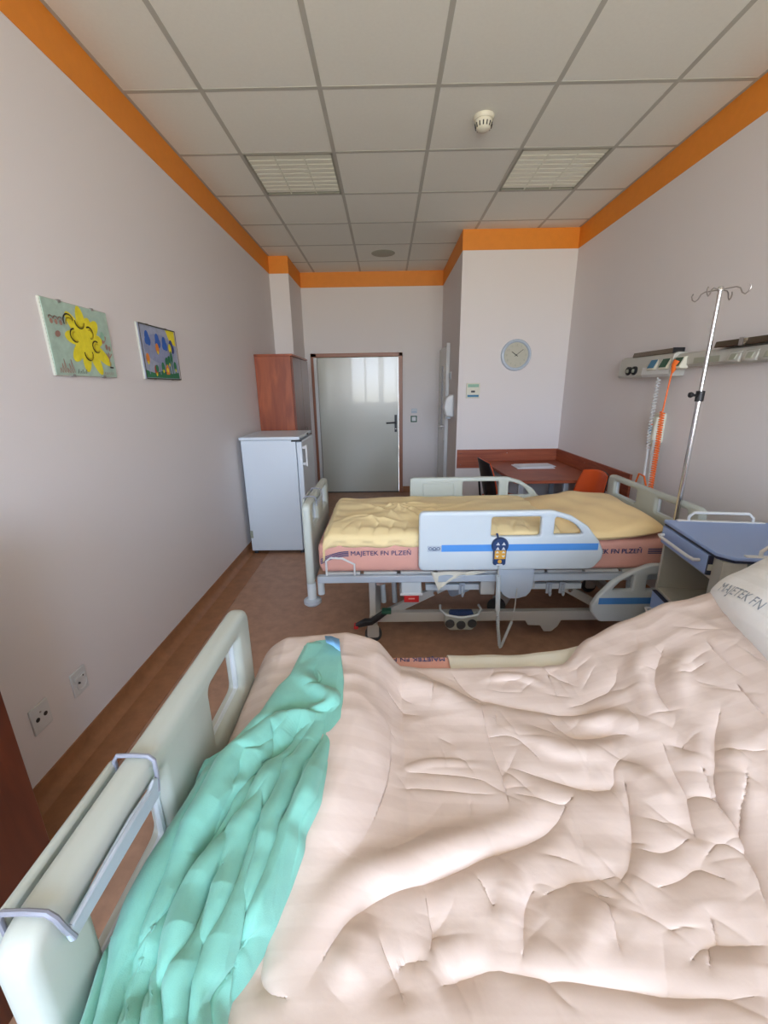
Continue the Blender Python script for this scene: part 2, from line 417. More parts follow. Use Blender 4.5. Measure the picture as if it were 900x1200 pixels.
# ---------------------------------------------------------------- wall fixings
def painter(name, parent, org, ux, uy, nrm, shapes, step=.0004):
    """flat painted shapes on one plane; one mesh, one slot per colour"""
    org, ux, uy, nrm = map(Vector, (org, ux, uy, nrm)); b = MB(); mats = []; d = step
    for s in shapes:
        col = s[-1]
        if col not in mats: mats.append(col)
        b.m = mats.index(col); k = s[0]
        if k == 'ell':
            _, cx, cy, rx, ry, rot, _c = s
            pts = [(cx+rx*math.cos(a)*math.cos(rot)-ry*math.sin(a)*math.sin(rot), cy+rx*math.cos(a)*math.sin(rot)+ry*math.sin(a)*math.cos(rot)) for a in [2*PI*i/20 for i in range(20)]]
            polys = [pts]
        elif k == 'poly': polys = [s[1]]
        else:
            P, wd = s[1], s[2]; polys = []
            for (x0, y0), (x1, y1) in zip(P[:-1], P[1:]):
                dx, dy = x1-x0, y1-y0; l = math.hypot(dx, dy) or 1; nx, ny = -dy/l*wd/2, dx/l*wd/2; ex, ey = dx/l*wd*.3, dy/l*wd*.3
                polys.append([(x0+nx-ex, y0+ny-ey), (x1+nx+ex, y1+ny+ey), (x1-nx+ex, y1-ny+ey), (x0-nx-ex, y0-ny-ey)])
        for pl in polys:
            b.add([org+ux*x+uy*y+nrm*d for x, y in pl], [tuple(range(len(pl)))])
        d += step*.35
    me = bpy.data.meshes.new(name); me.from_pydata(b.v, [], b.f)
    for m in mats: me.materials.append(M[m])
    me.polygons.foreach_set('material_index', b.mi)
    o = bpy.data.objects.new(name, me); C.objects.link(o); o.parent = parent; return o
def paint(n, c): M[n] = mat(n, c, .6, var=.12, vscale=25)
for n, c in dict(p_mint=(.42, .56, .47), p_yel=(.86, .74, .03), p_yel2=(.72, .56, .02), p_blk=(.04, .035, .02), p_rust=(.42, .24, .19), p_sky=(.38, .42, .55), p_blue=(.03, .13, .50), p_navy=(.03, .05, .22),
                 p_grn=(.03, .20, .09), p_org=(.80, .26, .04), p_red=(.50, .07, .04), p_lil=(.30, .34, .52), p_lgrn=(.30, .52, .38)).items(): paint(n, c)
def arc(cx, cy, r, a0, a1, n=9, sy=1): return [(cx+r*math.cos(math.radians(a0+(a1-a0)*i/n)), cy+sy*r*math.sin(math.radians(a0+(a1-a0)*i/n))) for i in range(n+1)]
def picture(y0, y1, z0, z1, label, shapes, bg):
    o = empty('framed_drawing', (XL, (y0+y1)/2, z0), 0, label, 'picture', "children's drawings on the left wall")
    w_, h_ = y1-y0, z1-z0
    # seen from the room: u runs along +y, so the picture reads left to right
    B1(0, .009, -w_/2, w_/2, 0, h_).build('backing_board', 'doorleaf', o)
    B1(.009, .012, -w_/2+.003, w_/2-.003, .003, h_-.003).build('drawing_sheet', bg, o)
    painter('drawing', o, (.012, -w_/2, 0), (0, 1, 0), (0, 0, 1), (1, 0, 0), shapes)
    for k, zz in ((-.25, 0), (.25, 0), (-.25, h_), (.25, h_)):
        B1(.003, .016, k*w_-.006, k*w_+.006, zz-.003 if zz == 0 else zz-.008, .008 if zz == 0 else zz+.003).build('clip', 'dullsteel', o)
sh = []
cx, cy = .215, .15
for a, L_ in ((95, .135), (130, .13), (45, .12), (5, .1), (-35, .16), (-65, .15), (-100, .13), (-135, .12), (175, .11), (70, .1)):
    r = math.radians(a); sh.append(('ell', cx+.62*L_*math.cos(r), cy+.62*L_*math.sin(r)*.85, L_*.5, .028, r, 'p_yel'))
sh.append(('ell', cx, cy, .075, .062, 0, 'p_yel'))
for (x, y, r, a0, a1) in ((.13, .215, .03, 20, 200), (.195, .225, .028, 180, 350), (.15, .165, .026, 90, 300), (.245, .185, .024, -80, 120), (.275, .13, .024, 60, 320), (.215, .095, .026, 170, 380)):
    sh.append(('line', arc(x, y, r, a0, a1), .006, 'p_blk')); sh.append(('line', arc(x+.004, y-.004, r*.7, a0, a1), .006, 'p_yel2'))
for q in (.03, .055, .08): sh.append(('line', arc(q, .215, .011, 0, 180), .004, 'p_rust')); sh.append(('ell', q, .205, .008, .010, 0, 'p_rust'))
sh += [('ell', .05, .16, .016, .011, .5, 'p_rust'), ('ell', .335, .165, .022, .009, .8, 'p_rust'), ('ell', .345, .135, .009, .013, 0, 'p_rust'), ('ell', .365, .13, .007, .012, 0, 'p_rust'), ('ell', .33, .18, .012, .02, .3, 'p_lgrn'),
       ('line', [(.35, .05), (.35, .085), (.335, .105)], .006, 'p_rust'), ('line', [(.35, .085), (.372, .105)], .006, 'p_rust'), ('line', [(.35, .085), (.352, .11)], .006, 'p_rust'), ('line', [(.345, .045), (.368, .045)], .006, 'p_blk')]
for i in range(6): sh.append(('line', [(.02+i*.014, .012), (.024+i*.013, .03+.018*(i % 3)), (.03+i*.014, .014)], .003, 'p_rust'))
for i in range(5): sh.append(('line', [(.12+i*.012, .012), (.125+i*.012, .028-.008*(i % 2))], .003, 'p_blk'))
for i in range(5): sh.append(('line', [(.29+i*.014, .010), (.297+i*.014, .022)], .003, 'p_rust'))
picture(1.745, 2.14, 1.558, 1.848, 'square child drawing of a big yellow flower on a mint background, the nearer one', sh, 'p_mint')
sh = [('poly', [(.01, .01), (.39, .01), (.39, .045), (.3, .035), (.2, .05), (.1, .035), (.01, .05)], 'p_grn'), ('ell', .2, .17, .17, .08, 0, 'p_lil'),
      ('poly', [(.29, .285), (.395, .285), (.395, .20), (.33, .215)], 'p_yel')]
for (x, y, n_) in ((.075, .225, 'p_blue'), (.18, .22, 'p_blue'), (.255, .21, 'p_blue'), (.335, .20, 'p_navy')):
    sh += [('ell', x, y, .022, .032, 0, n_), ('ell', x+.012, y-.02, .02, .026, 0, n_), ('ell', x-.01, y-.022, .018, .02, 0, n_)]
for (x, h, c1) in ((.05, .10, 'p_org'), (.12, .04, 'p_red'), (.165, .16, 'p_org'), (.20, .06, 'p_grn'), (.25, .09, 'p_grn'), (.28, .10, 'p_grn'), (.31, .17, 'p_yel'), (.345, .07, 'p_grn')):
    sh += [('line', [(x, .03), (x, h)], .008, 'p_grn' if c1 != 'p_org' else 'p_lil'), ('ell', x, h+.01, .018, .028, 0, c1), ('ell', x, h-.012, .008, .010, 0, 'p_yel' if c1 != 'p_yel' else 'p_grn')]
sh += [('poly', [(.225, .03), (.265, .03), (.265, .065), (.245, .09), (.225, .065)], 'p_org'), ('ell', .245, .055, .010, .013, 0, 'p_yel'), ('ell', .125, .06, .016, .02, 0, 'p_grn'), ('ell', .31, .13, .014, .03, 0, 'p_grn')]
for pts in ([(0.004, .004), (.396, .004)], [(.004, .286), (.396, .286)], [(.004, .004), (.004, .286)], [(.396, .004), (.396, .286)]): sh.append(('line', pts, .006, 'p_blk'))
picture(2.392, 2.795, 1.557, 1.848, 'child drawing of blue clouds over flowers and trees, the farther one', sh, 'p_sky')

def socket(y, z, kind, label):
    o = empty('wall_socket', (XL, y, z), 0, label, 'socket', 'sockets low on the left wall')
    B1(0, .008, -.042, .042, -.055, .055).build('cover_plate', 'white', o, bevel=.003)
    if kind:
        MB().lathe([(.031, .007), (.031, .012), (.026, .012), (.025, .0095)], (0, .006, -.010), 'x', 24).build('socket_well', 'white', o, smooth=True)
        B1(.008, .016, -.030, .03, .012, .03).build('socket_lip', 'white', o, bevel=.003)
        for dy in (-.012, .012): MB().lathe([(.004, .0085), (.004, .0162)], (0, dy, .022 if dy > 0 else .0), 'x', 12).build('pin_hole', 'dark', o)
    else:
        for dy in (-.018, .018): MB().lathe([(.0085, .0075), (.0085, .0095)], (0, dy, .0), 'x', 14).build('antenna_port', 'black', o)
        MB().lathe([(.004, .0075), (.004, .0095)], (0, 0, .022), 'x', 10).build('screw', 'dullsteel', o)
socket(1.492, .313, True, 'white double power socket on left wall, farther from the cabinet')
socket(1.286, .318, False, 'white wall plate with two dark antenna holes on left wall, nearer the dark cabinet')

# clock
ck = empty('wall_clock', (1.354, YN, 1.80), 0, 'round wall clock with pale blue rim above the desk', 'clock')
MB().lathe([(.155, 0), (.155, -.022), (.148, -.034), (.136, -.037), (.127, -.030), (.125, -.018)], seg=48, axis='y').build('clock_rim', 'clockrim', ck, smooth=True)
MB().lathe([(.124, -.012), (.124, -.0195)], seg=48, axis='y').build('clock_dial', 'clockface', ck)
b = []
for k in range(1, 13):
    a = PI/2-2*PI*k/12; x, z = .098*math.cos(a), .098*math.sin(a); s_ = str(k)
    text('numeral', s_, .03, (1, 0, 0), (0, 0, 1), (x-.008*len(s_), -.020, z-.010), 'lamp_in', ck)
for L_, wd, hr in ((.058, .007, 10.15), (.088, .005, 1.75)):
    a = PI/2-2*PI*hr/12; c, s_ = math.cos(a), math.sin(a)
    MB().tube([(-.02*c, -.0235, -.02*s_), (L_*c, -.0235, L_*s_)], wd/2, 6).build('clock_hand', 'black', ck)
MB().tube([(.0, -.018, 0), (0, -.028, 0)], .006, 12).build('clock_pin', 'black', ck)
# room controller by the alcove corner
rc = empty('wall_controller', (.925, YN, 1.375), 0, 'small cream room control box with blue label under the clock wall corner', 'control')
B1(-.072, .072, -.022, 0, 0, .155).build('casing', 'cream', rc, bevel=.006)
B1(-.06, .06, -.0235, -.02, .012, .034).build('label_strip', 'bluelabel', rc)
B1(-.058, .058, -.0235, -.02, .112, .142).build('display', 'lgl' if 'lgl' in M else 'p_lgrn', rc)
B1(-.022, .02, -.0245, -.02, .058, .078).build('button', 'dark', rc, bevel=.002)
# light switches by the far door
s1 = empty('light_switch', (.393, YE, 1.065), 0, 'dark green framed switch with pale rocker beside the far door', 'switch')
B1(-.045, .045, -.010, 0, -.045, .045).build('frame', 'green', s1, bevel=.004)
B1(-.028, .028, -.015, -.009, -.028, .028).build('rocker', 'white', s1, bevel=.003)
s2 = empty('wall_sensor', (.397, YE, 1.175), 0, 'small grey plate directly above the green switch', 'switch')
B1(-.04, .04, -.008, 0, -.03, .03).build('plate', 'bluegrey', s2, bevel=.003); B1(-.035, .035, -.010, -.007, .005, .018).build('light_bar', 'white', s2)
s3 = empty('light_switch', (.768, 5.17, 1.62), 0, 'small white switch on the dim entry wall above the soap dispenser', 'switch')
B1(-.012, 0, -.04, .04, -.045, .045).build('frame', 'white', s3, bevel=.004); B1(-.016, -.01, -.025, .025, -.03, .03).build('rocker', 'bluegrey', s3, bevel=.003)
# soap dispenser
ds = empty('soap_dispenser', (.768, 4.93, 1.16), 0, 'rounded white soap dispenser on the entry wall edge beside the side door', 'dispenser')
pts = rpoly([(0, 0), (-.085, .01), (-.115, .11), (-.09, .225), (-.03, .25), (0, .25)], [.0, .03, .08, .06, .02, 0])
MB().prism(pts, 'y', -.065, .065).build('cover', 'white', ds, bevel=.02, seg=4)
B1(-.075, -.03, -.02, .02, -.018, .002).build('nozzle', 'bluegrey', ds, bevel=.004)

# ---------------------------------------------------------------- cabinets and fridge
wd = empty('wardrobe', ((XL-.94)/2+.004, 4.88, 0), 0, 'tall cherry wood wardrobe behind the white fridge', 'wardrobe')
hx = (-.94-XL)/2
B1(-hx, hx-.02, -.43, .42, .06, 1.815).build('body', 'wood', wd, bevel=.002)
B1(-hx, hx, -.435, .425, 1.815, 1.835).build('top_board', 'wood', wd, bevel=.002)
B1(-hx+.02, hx-.04, -.41, .4, 0, .06).build('plinth', 'wood_dk', wd)
for k, (a, b_) in enumerate(((-.428, -.004), (.002, .418))):
    d = B1(hx-.018, hx, a, b_, .07, 1.808).build('door', 'wood_dk', wd, bevel=.002)
    yy = b_-.04 if k == 0 else a+.04
    MB().tube([(hx, yy, .95), (hx+.025, yy, .95), (hx+.025, yy, 1.07), (hx, yy, 1.07)], .005).build('handle', 'steel', d)
fr = empty('fridge', (-1.035, 3.98, 0), 0, 'white waist-high fridge against left wall in front of the wardrobe', 'fridge')
B1(-.25, .235, -.30, .29, .03, 1.065).build('body', 'fridge', fr, bevel=.006)
B1(-.262, .272, -.308, .30, 1.067, 1.095).build('top_board', 'fridge', fr, bevel=.006)
d = B1(.240, .288, -.30, .29, .04, 1.052).build('door', 'fridge', fr, bevel=.010, seg=3)
MB().box(.2885, .33, -.293, -.268, .84, .865).box(.2885, .33, -.293, -.268, .985, 1.01).box(.315, .332, -.296, -.266, .83, 1.02).build('handle', 'white', d, bevel=.004)
B1(.2, .29, -.3085, -.29, 1.052, 1.066).build('door_gap_seal', 'black', fr)
B1(.235, .273, .05, .13, 1.072, 1.088).build('badge', 'dark', fr)
B1(-.252, -.225, -.304, -.296, .16, .23).build('hinge', 'lamp_in', fr)
for sx in (-.22, .22):
    for sy in (-.27, .26): MB().lathe([(.018, 0), (.018, .03)], (sx, sy, 0), 'z', 14).build('foot', 'dark', fr)
cb = empty('cabinet', (-1.135, .43, 0), 0, 'dark cherry cabinet at the lower left, close to the left wall', 'cabinet')
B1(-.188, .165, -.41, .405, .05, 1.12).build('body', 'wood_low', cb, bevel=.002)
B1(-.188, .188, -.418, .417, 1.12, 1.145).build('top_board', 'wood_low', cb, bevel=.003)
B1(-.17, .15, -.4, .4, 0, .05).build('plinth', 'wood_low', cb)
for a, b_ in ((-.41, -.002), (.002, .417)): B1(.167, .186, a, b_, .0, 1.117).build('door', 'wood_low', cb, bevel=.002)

# ---------------------------------------------------------------- desk corner
bb = empty('wall_panel', (1.35, YN, .62), 0, 'cherry wood protective board on the clock wall and right wall above the desk', 'wall board')
B1(-.57, .541, -.018, 0, 0, .205).build('back_board', 'wood_h', bb, bevel=.002)
B1(.525, .543, -1.46, -.019, 0, .205).build('side_board', 'wood_h', bb, bevel=.002)
for x in (-.53, -.02): 
    for z in (.04, .165): MB().lathe([(.005, -.019), (.005, -.017)], (x, 0, z), 'y', 10).build('screw', 'steel', bb)
for y in (-1.40, -.7):
    MB().lathe([(.005, .524), (.005, .526)], (0, y, .165), 'x', 10).build('screw', 'steel', bb)
tb = empty('desk', (1.49, 4.08, 0), 0, 'cherry laminate desk with grey metal legs in the alcove corner', 'desk')
MB().prism(rpoly([(-.37, -.52), (.380, -.52), (.380, .525), (-.42, .525)], [.05, .0, 0, 0]), 'z', .672, .70).build('desk_top', 'wood_h', tb, bevel=.003)
for x, y in ((-.30, -.44), (.10, -.44), (-.34, .45), (.33, .45)):
    B1(x-.022, x+.022, y-.022, y+.022, 0, .672).build('leg', 'bluegrey', tb, bevel=.003)
B1(-.30, .33, -.02, .0, .60, .64).build('rail', 'bluegrey', tb)
pp = empty('paper_stack', (1.50, 4.22, .7005), 0, 'stack of white papers lying on the desk', 'papers')
MB().box(-.20, .17, -.12, .10, 0, .007).build('sheets', 'paper', pp)
MB().prism([(-.16, -.09), (.20, -.06), (.185, .13), (-.175, .10)], 'z', .0075, .013).build('booklet', 'paper', pp)

def chair(x, y, rz, label, bw=.215):
    o = empty('chair', (x, y, 0), rz, label, 'chair', 'orange shell chairs at the desk')
    n = 22
    U, V = np.meshgrid(np.linspace(-1, 1, n), np.linspace(-1, 1, n), indexing='ij'); k = .42
    xs_ = U*np.sqrt(1-k*V*V/1.0*.5); vs = V*np.sqrt(1-k*U*U*.5)
    # backrest: faces +y (front), curved
    def back(off, nm, m):
        X = xs_*bw*(1-.12*(vs+1)/2); Zb = .655+vs*.19; Y = -.20-.09*(vs+1)/2+.045*(xs_**2)-off
        q = gridmesh(nm, X, Y, Zb, m, o); solid(q, .006, 0); return q
    back(0, 'backrest', 'chair_o'); back(.011, 'back_shell', 'black')
    def seat(off, nm, m):
        X = xs_*.22; Y = -.005+vs*.21; Zb = .45-.02*(1-xs_**2)-.03*np.clip(vs, 0, 1)**2-off
        q = gridmesh(nm, X, Y, Zb, m, o); solid(q, .006, 0); return q
    seat(0, 'seat', 'chair_o'); seat(.011, 'seat_shell', 'black')
    for s_ in (-1, 1): MB().tube([(s_*.10, -.12, .425), (s_*.10, -.22, .43), (s_*.10, -.245, .47), (s_*.10, -.262, .62)], .010).build('back_support', 'black', o)
    for sx in (-1, 1):
        for sy in (-1, 1):
            MB().tube([(sx*.12, sy*.12, .425), (sx*.17, sy*.15, .41), (sx*.21, sy*.21, .0)], .011).build('leg', 'bluegrey', o)
    MB().tube([(-.17, -.15, .41), (.17, -.15, .41)], .010).build('seat_frame', 'bluegrey', o)
chair(1.17, 3.93, math.radians(-85), 'chair with black back shell and orange front edge at the left end of the desk')
chair(1.40, 3.21, math.radians(100), 'orange chair facing the bed, at the near side of the desk by the right wall', .185)
# ---------------------------------------------------------------- hospital beds
def guard_outline(L, Hh):
    """side guard, x from 0 (square end) to L (rounded end), z from 0 to Hh"""
    pts = [(0, 0), (L-.04, 0), (L, .07)]
    o = rpoly([(0, .0), (L-.05, .0), (L-.005, .06), (L-.0, .10), (L-.03, .16), (L-.10, .245), (L-.19, .302), (L-.29, Hh), (.0, Hh)],
              [.035, .05, .03, .03, .06, .10, .10, .12, .03], 6)
    return o
def guard(parent, x, y, z, L, Hh, side, flip, stripe, label=None):
    """side -1: outer face towards -y. flip mirrors the guard along x"""
    f = (lambda P: [(x+L-p[0], z+p[1]) for p in P][::-1]) if flip else (lambda P: [(x+p[0], z+p[1]) for p in P])
    w0 = L*.395 if not flip else .0
    holes = [rpoly([(L-.605, .192), (L-.345, .192), (L-.345, .30), (L-.605, .30)], .015),
             rpoly([(L-.275, .198), (L-.115, .198), (L-.16, .25), (L-.20, .275), (L-.24, .29), (L-.275, .297)], [.012, .012, .02, .03, .03, .012])]
    if L < .7: holes = [rpoly([(L-.21, .195), (L-.10, .195), (L-.14, .245), (L-.21, .285)], [.008, .008, .01, .008], 3), rpoly([(.07, .195), (L-.285, .195), (L-.285, .285), (.07, .285)], .012, 4)]
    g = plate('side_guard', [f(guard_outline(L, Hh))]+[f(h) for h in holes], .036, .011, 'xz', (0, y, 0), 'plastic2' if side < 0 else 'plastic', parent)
    if label: g['label'] = label
    if stripe:
        yy = y-.0185 if side < 0 else y+.0185
        xa, xb = .12, L-.035
        px = lambda a: x+(L-a if flip else a)
        a, b_ = sorted((px(xa), px(xb)))
        MB().box(a, b_, min(yy, yy+.001*side), max(yy, yy+.001*side)+.0006, z+.112, z+.150).build('blue_stripe', 'bluestripe', g)
        a, b_ = sorted((px(.045), px(.12)))
        MB().box(a, b_, yy-.0008, yy+.0006, z+.113, z+.146).build('logo_plate', 'bluegrey', g)
        # the emblem: three small loops
        em = MB()
        for k in range(3):
            c_ = a+.016+k*.021
            em.tube([(c_+.0085*math.cos(t), yy-.002, z+.130+.0075*math.sin(t)) for t in [2*PI*i/14 for i in range(14)]], .0017, 5, closed=True)
        em.tube([(a+.024, yy-.002, z+.121), (a+.052, yy-.002, z+.121)], .0016, 5)
        em.build('emblem', 'navy', g)
        # raised recess
        r0 = rpoly([(px(.08), z+.20), (px(.32), z+.20), (px(.32), z+.295), (px(.08), z+.295)], .02)
    return g
def recess(parent, x0, x1, y, z0, z1, m='plastic'):
    P = rpoly([(x0, z0), (x1, z0), (x1, z1), (x0, z1)], .015)
    MB().tube([(p[0], y, p[1]) for p in P], .005, 8, closed=True).build('moulded_rib', m, parent, smooth=True)
def board(parent, nm, x, yc, hw, z0, z1, sgn, m, handles=(.105, .28), hz=(.80, .878)):
    """end board in the yz plane with two hand openings; sgn: side of the bed it lies on"""
    out = rpoly([(yc-hw+.0, z0), (yc+hw, z0), (yc+hw, z1), (yc-hw, z1)], [.015, .015, .045, .045], 8)
    a, b_ = handles
    hs = [rpoly([(yc+s*a, hz[0]), (yc+s*b_, hz[0]), (yc+s*b_, hz[1]), (yc+s*a, hz[1])], .014) for s in (-1, 1)]
    g = plate(nm, [out]+hs, .046, .016, 'yz', (x, 0, 0), m, parent)
    # inset lower panel line and opening rims
    for s in (-1, 1):
        P = rpoly([(yc+s*a, hz[0]), (yc+s*b_, hz[0]), (yc+s*b_, hz[1]), (yc+s*a, hz[1])], .014)
        MB().tube([(x, p[0], p[1]) for p in rpoly([(yc+s*a-.004*1, hz[0]-.004), (yc+s*b_, hz[0]-.004), (yc+s*b_, hz[1]+.004), (yc+s*a, hz[1]+.004)], .016)], .007, 8, closed=True).build('grip_rim', 'plastic2', g, smooth=True)
    return g
def bed(nm, x0, yc, xh, label, near_guard, far_guard, bumpers=True, raised=False, zt=.90, hz=(.745, .866)):
    bd = empty(nm, (x0, yc, 0), 0, label, 'bed', 'adjustable hospital beds')
    L = xh-x0
    board(bd, 'footboard', 0, 0, .363, .43, zt, 1, 'plastic', (.095, .275), hz)
    board(bd, 'headboard', L, -.03, .455, .48, .885, -1, 'plastic', (.10, .36), (.765, .85))
    for sy in (-1, 1):
        p = MB().tube([(0, sy*.335, .62), (0, sy*.335, .43)], .021, 16).tube([(0, sy*.335, .43), (0, sy*.335, .33)], .026, 16)
        p.build('corner_post', 'plastic2', bd, smooth=True)
        MB().lathe([(.0, .29), (.035, .292), (.050, .305), (.050, .322), (.035, .334), (.0, .336)], (0, sy*.335, 0), 'z', 28).build('bumper_disc', 'bluegrey', bd, smooth=True)
        MB().tube([(.055, sy*.335, .47), (.055, sy*.335, .36)], .020, 14).build('board_socket', 'plastic2', bd, smooth=True)
        MB().lathe([(.0, .40), (.035, .402), (.050, .415), (.050, .43), (.0, .44)], (L, sy*.43-.03, 0), 'z', 24).build('bumper_disc', 'bluegrey', bd, smooth=True)
    # mattress deck
    yn, yf = -.38, .42
    for y in (yn, yf):
        B1(.05, L-.04, y-.02, y+.02, .455, .495).build('deck_rail', 'bluegrey', bd, bevel=.004)
    hinge = .92
    dk = MB()
    for k in range(9):
        xx = .10+k*(L-.2)/9
        if raised and xx > hinge: continue
        dk.box(xx, xx+(L-.2)/9-.02, yn, yf, .497, .512)
    dk.build('deck_panel', 'metalgrey', bd, bevel=.002)
    if raised:
        B_ = MB().prism([(hinge, .50), (L-.12, .92), (L-.13, .935), (hinge-.01, .515)], 'y', yn, yf).build('backrest_panel', 'metalgrey', bd)
        MB().tube([(hinge+.25, .0, .42), (L-.5, .0, .70)], .022, 12).build('backrest_actuator', 'metalgrey', bd)
    # mattress retainer loop at the foot corner
    for sy in (yn-.012, yf+.012):
        MB().tube([(.10, sy, .50), (.10, sy, .585), (.125, sy, .605), (.19, sy, .60), (.255, sy, .565), (.255, sy, .50)], .006, 8).build('retainer_loop', 'white', bd, smooth=True)
    # frame below
    bx0, bx1, by0, by1 = .345, L-.10, -.26, .33
    for y in (by0, by1): B1(bx0, bx1, y-.02, y+.02, .135, .198).build('base_rail', 'metalgrey', bd, bevel=.004)
    for x in (bx0+.02, bx1-.02): B1(x-.025, x+.025, by0, by1, .14, .19).build('cross_bar', 'metalgrey', bd, bevel=.004)
    for x in (bx0, bx1):
        for y in (by0-.01, by1+.01):
            MB().prism([(x-.028, .115), (x+.028, .115), (x+.018, .20), (x+.020, .42 if x < 1 else .2), (x-.020, .42 if x < 1 else .2), (x-.018, .20)], 'y', y-.02, y+.02).build('leg_column', 'metalgrey', bd, bevel=.004)
            c = MB().lathe([(.0, -.016), (.045, -.015), (.052, -.008), (.052, .008), (.045, .015), (.0, .016)], (x, y, .052), 'y', 24)
            w_ = c.build('castor', 'dark', bd, smooth=True)
            MB().prism(rpoly([(x-.036, .04), (x+.036, .04), (x+.034, .125), (x-.034, .125)], .02), 'y', y-.026, y-.018).build('castor_cover', 'metalgrey', w_)
    MB().lathe([(.0, -.014), (.055, -.013), (.062, -.006), (.062, .006), (.055, .013), (.0, .014)], (1.17, .03, .062), 'y', 24).build('steering_wheel', 'dark', bd, smooth=True)
    MB().prism([(1.16, .06), (1.24, .05), (1.32, .20), (1.28, .22), (1.20, .14), (1.15, .12)], 'y', .05, .062).build('wheel_bracket', 'metalgrey', bd)
    # lifting arms
    def arm(p, q, wdt, y, m='metalgrey', nm_='lifting_arm', th=.03):
        d = Vector((q[0]-p[0], q[1]-p[1])).normalized(); n = Vector((-d.y, d.x))*wdt/2
        P = [(p[0]+n.x, p[1]+n.y), (p[0]-n.x, p[1]-n.y), (q[0]-n.x, q[1]-n.y), (q[0]+n.x, q[1]+n.y)]
        return MB().prism(rpoly(P, wdt*.2), 'y', y-th/2, y+th/2).build(nm_, m, bd, bevel=.003)
    for y in (by0+.04, by1-.05):
        arm((.43, .165), (.78, .345), .048, y); arm((1.38, .40), (1.78, .165), .048, y)
        arm((1.50, .33), (1.76, .47), .04, y+.01)
    arm((.93, .15), (.83, .40), .15, .05, 'bluegrey', 'lifting_panel', .02)
    MB().tube([(.72, by0+.02, .315), (.72, by0-.002, .315)], .012, 12).build('pivot_bolt', 'steel', bd)
    MB().tube([(1.52, by0+.02, .325), (1.52, by0-.002, .325)], .013, 12).build('pivot_bolt', 'steel', bd)
    for (a, b_) in ((.655, 1.00), (1.23, 1.555)):
        B1(a, b_, -.315, -.285, .362, .398).build('accessory_rail', 'plastic2', bd, bevel=.003)
    for xx in (.865, 1.365, 1.44):
        MB().box(xx-.016, xx+.016, -.325, -.315, .34, .41).tube([(xx, -.33, .40), (xx, -.33, .345), (xx, -.345, .34), (xx, -.35, .36)], .007).build('hook', 'bluegrey', bd, bevel=.002)
    for xx in (.40, .47):
        MB().tube([(xx, -.15, .47), (xx+.01, -.15, .20)], .016, 10).build('lifting_column', 'plastic2', bd, smooth=True)
    arm((.37, .40), (.56, .455), .03, -.30, 'steel', 'release_lever', .012)
    # control box with red label
    B1(.512, .625, -.385, -.20, .372, .455).build('control_box', 'plastic2', bd, bevel=.006)
    B1(.505, .632, -.39, -.20, .368, .385).build('box_lip', 'white', bd, bevel=.003)
    r_ = B1(.528, .612, -.386, -.25, .325, .367).build('red_label', 'red', bd, bevel=.002)
    MB().box(.553, .588, -.3872, -.386, .345, .352).build('label_print', 'pink', r_)
    # guard mechanism covers
    plate('mechanism_cover', [[(1.04, .55), (1.24, .55), (1.237, .43), (1.225, .395), (1.205, .37), (1.16, .357), (1.11, .357), (1.075, .38), (1.055, .41), (1.045, .44)]], .03, .006, 'xz', (0, -.40, 0), 'bluegrey', bd)
    B1(.96, 1.04, -.37, -.33, .36, .50).build('guard_bracket', 'metalgrey', bd, bevel=.003)
    B1(1.235, 1.265, -.37, -.33, .40, .50).build('guard_bracket', 'metalgrey', bd, bevel=.003)
    # bracket under the base rail
    MB().prism([(1.26, .14), (1.48, .14), (1.46, .095), (1.425, .06), (1.38, .06), (1.355, .10), (1.28, .105)], 'y', by0-.02, by0+.01).build('rail_bracket', 'metalgrey', bd, bevel=.003)
    MB().prism([(.335, -.01+.21), (.30, .20), (.24, .165), (.24, .152), (.31, .165), (.345, .172), (.40, .215), (.43, .24), (.45, .252), (.445, .262), (.40, .25)], 'y', by0-.115, by0-.075).build('brake_pedal', 'black', bd, bevel=.006)
    B1(.40, .455, by0-.118, by0-.072, .244, .264).build('pedal_tip', 'green', bd, bevel=.004)
    B1(.236, .262, by0-.118, by0-.072, .148, .168).build('pedal_tip', 'red', bd, bevel=.004)
    MB().tube([(.345, by0-.10, .19), (.345, by0, .17)], .012).build('pedal_axle', 'metalgrey', bd)
    # foot control
    fc = MB().prism(rpoly([(.765, .215), (.965, .215), (.955, .135), (.93, .108), (.80, .108), (.775, .135)], .02), 'y', by0-.075, by0-.035).build('foot_control', 'plastic', bd, bevel=.008)
    MB().tube([(.75, by0-.0, .235), (.745, by0-.05, .232), (.775, by0-.095, .222), (.86, by0-.115, .216), (.955, by0-.095, .222), (.985, by0-.05, .232), (.98, by0, .235)], .007, 8).build('guard_hoop', 'plastic2', fc, smooth=True)
    MB().prism(rpoly([(.79, .205), (.94, .205), (.93, .235), (.80, .235)], .01), 'y', by0-.076, by0-.05).build('symbol_strip', 'navy', fc)
    for xx in (.80, .865, .93):
        MB().lathe([(.027, 0), (.027, -.008), (.022, -.014), (.0, -.015)], (xx, by0-.073, .155 if xx != .865 else .146), 'y', 20).build('foot_button', 'dark', fc, smooth=True)
    # guards
    for side, mode in ((-1, near_guard), (1, far_guard)):
        y = side*.415 if side < 0 else .445
        if mode == 'up':
            g = guard(bd, .605, y, .538, .985, .332, side, False, side < 0)
            if side > 0: recess(g, .70, .92, y-.018, .735, .83)
        else:
            guard(bd, .605, y, .20, .985, .332, side, False, side < 0)
        g2 = guard(bd, L-.475, y+side*.0, .215, .56, .345, side, True, side < 0)
        MB().tube([(L-.25, y-side*.02, .23), (L-.25, y-side*.05, .45)], .014).build('guard_arm', 'bluegrey', g2)
    return bd
BX, BY, BH = -.44, 2.505, 1.60
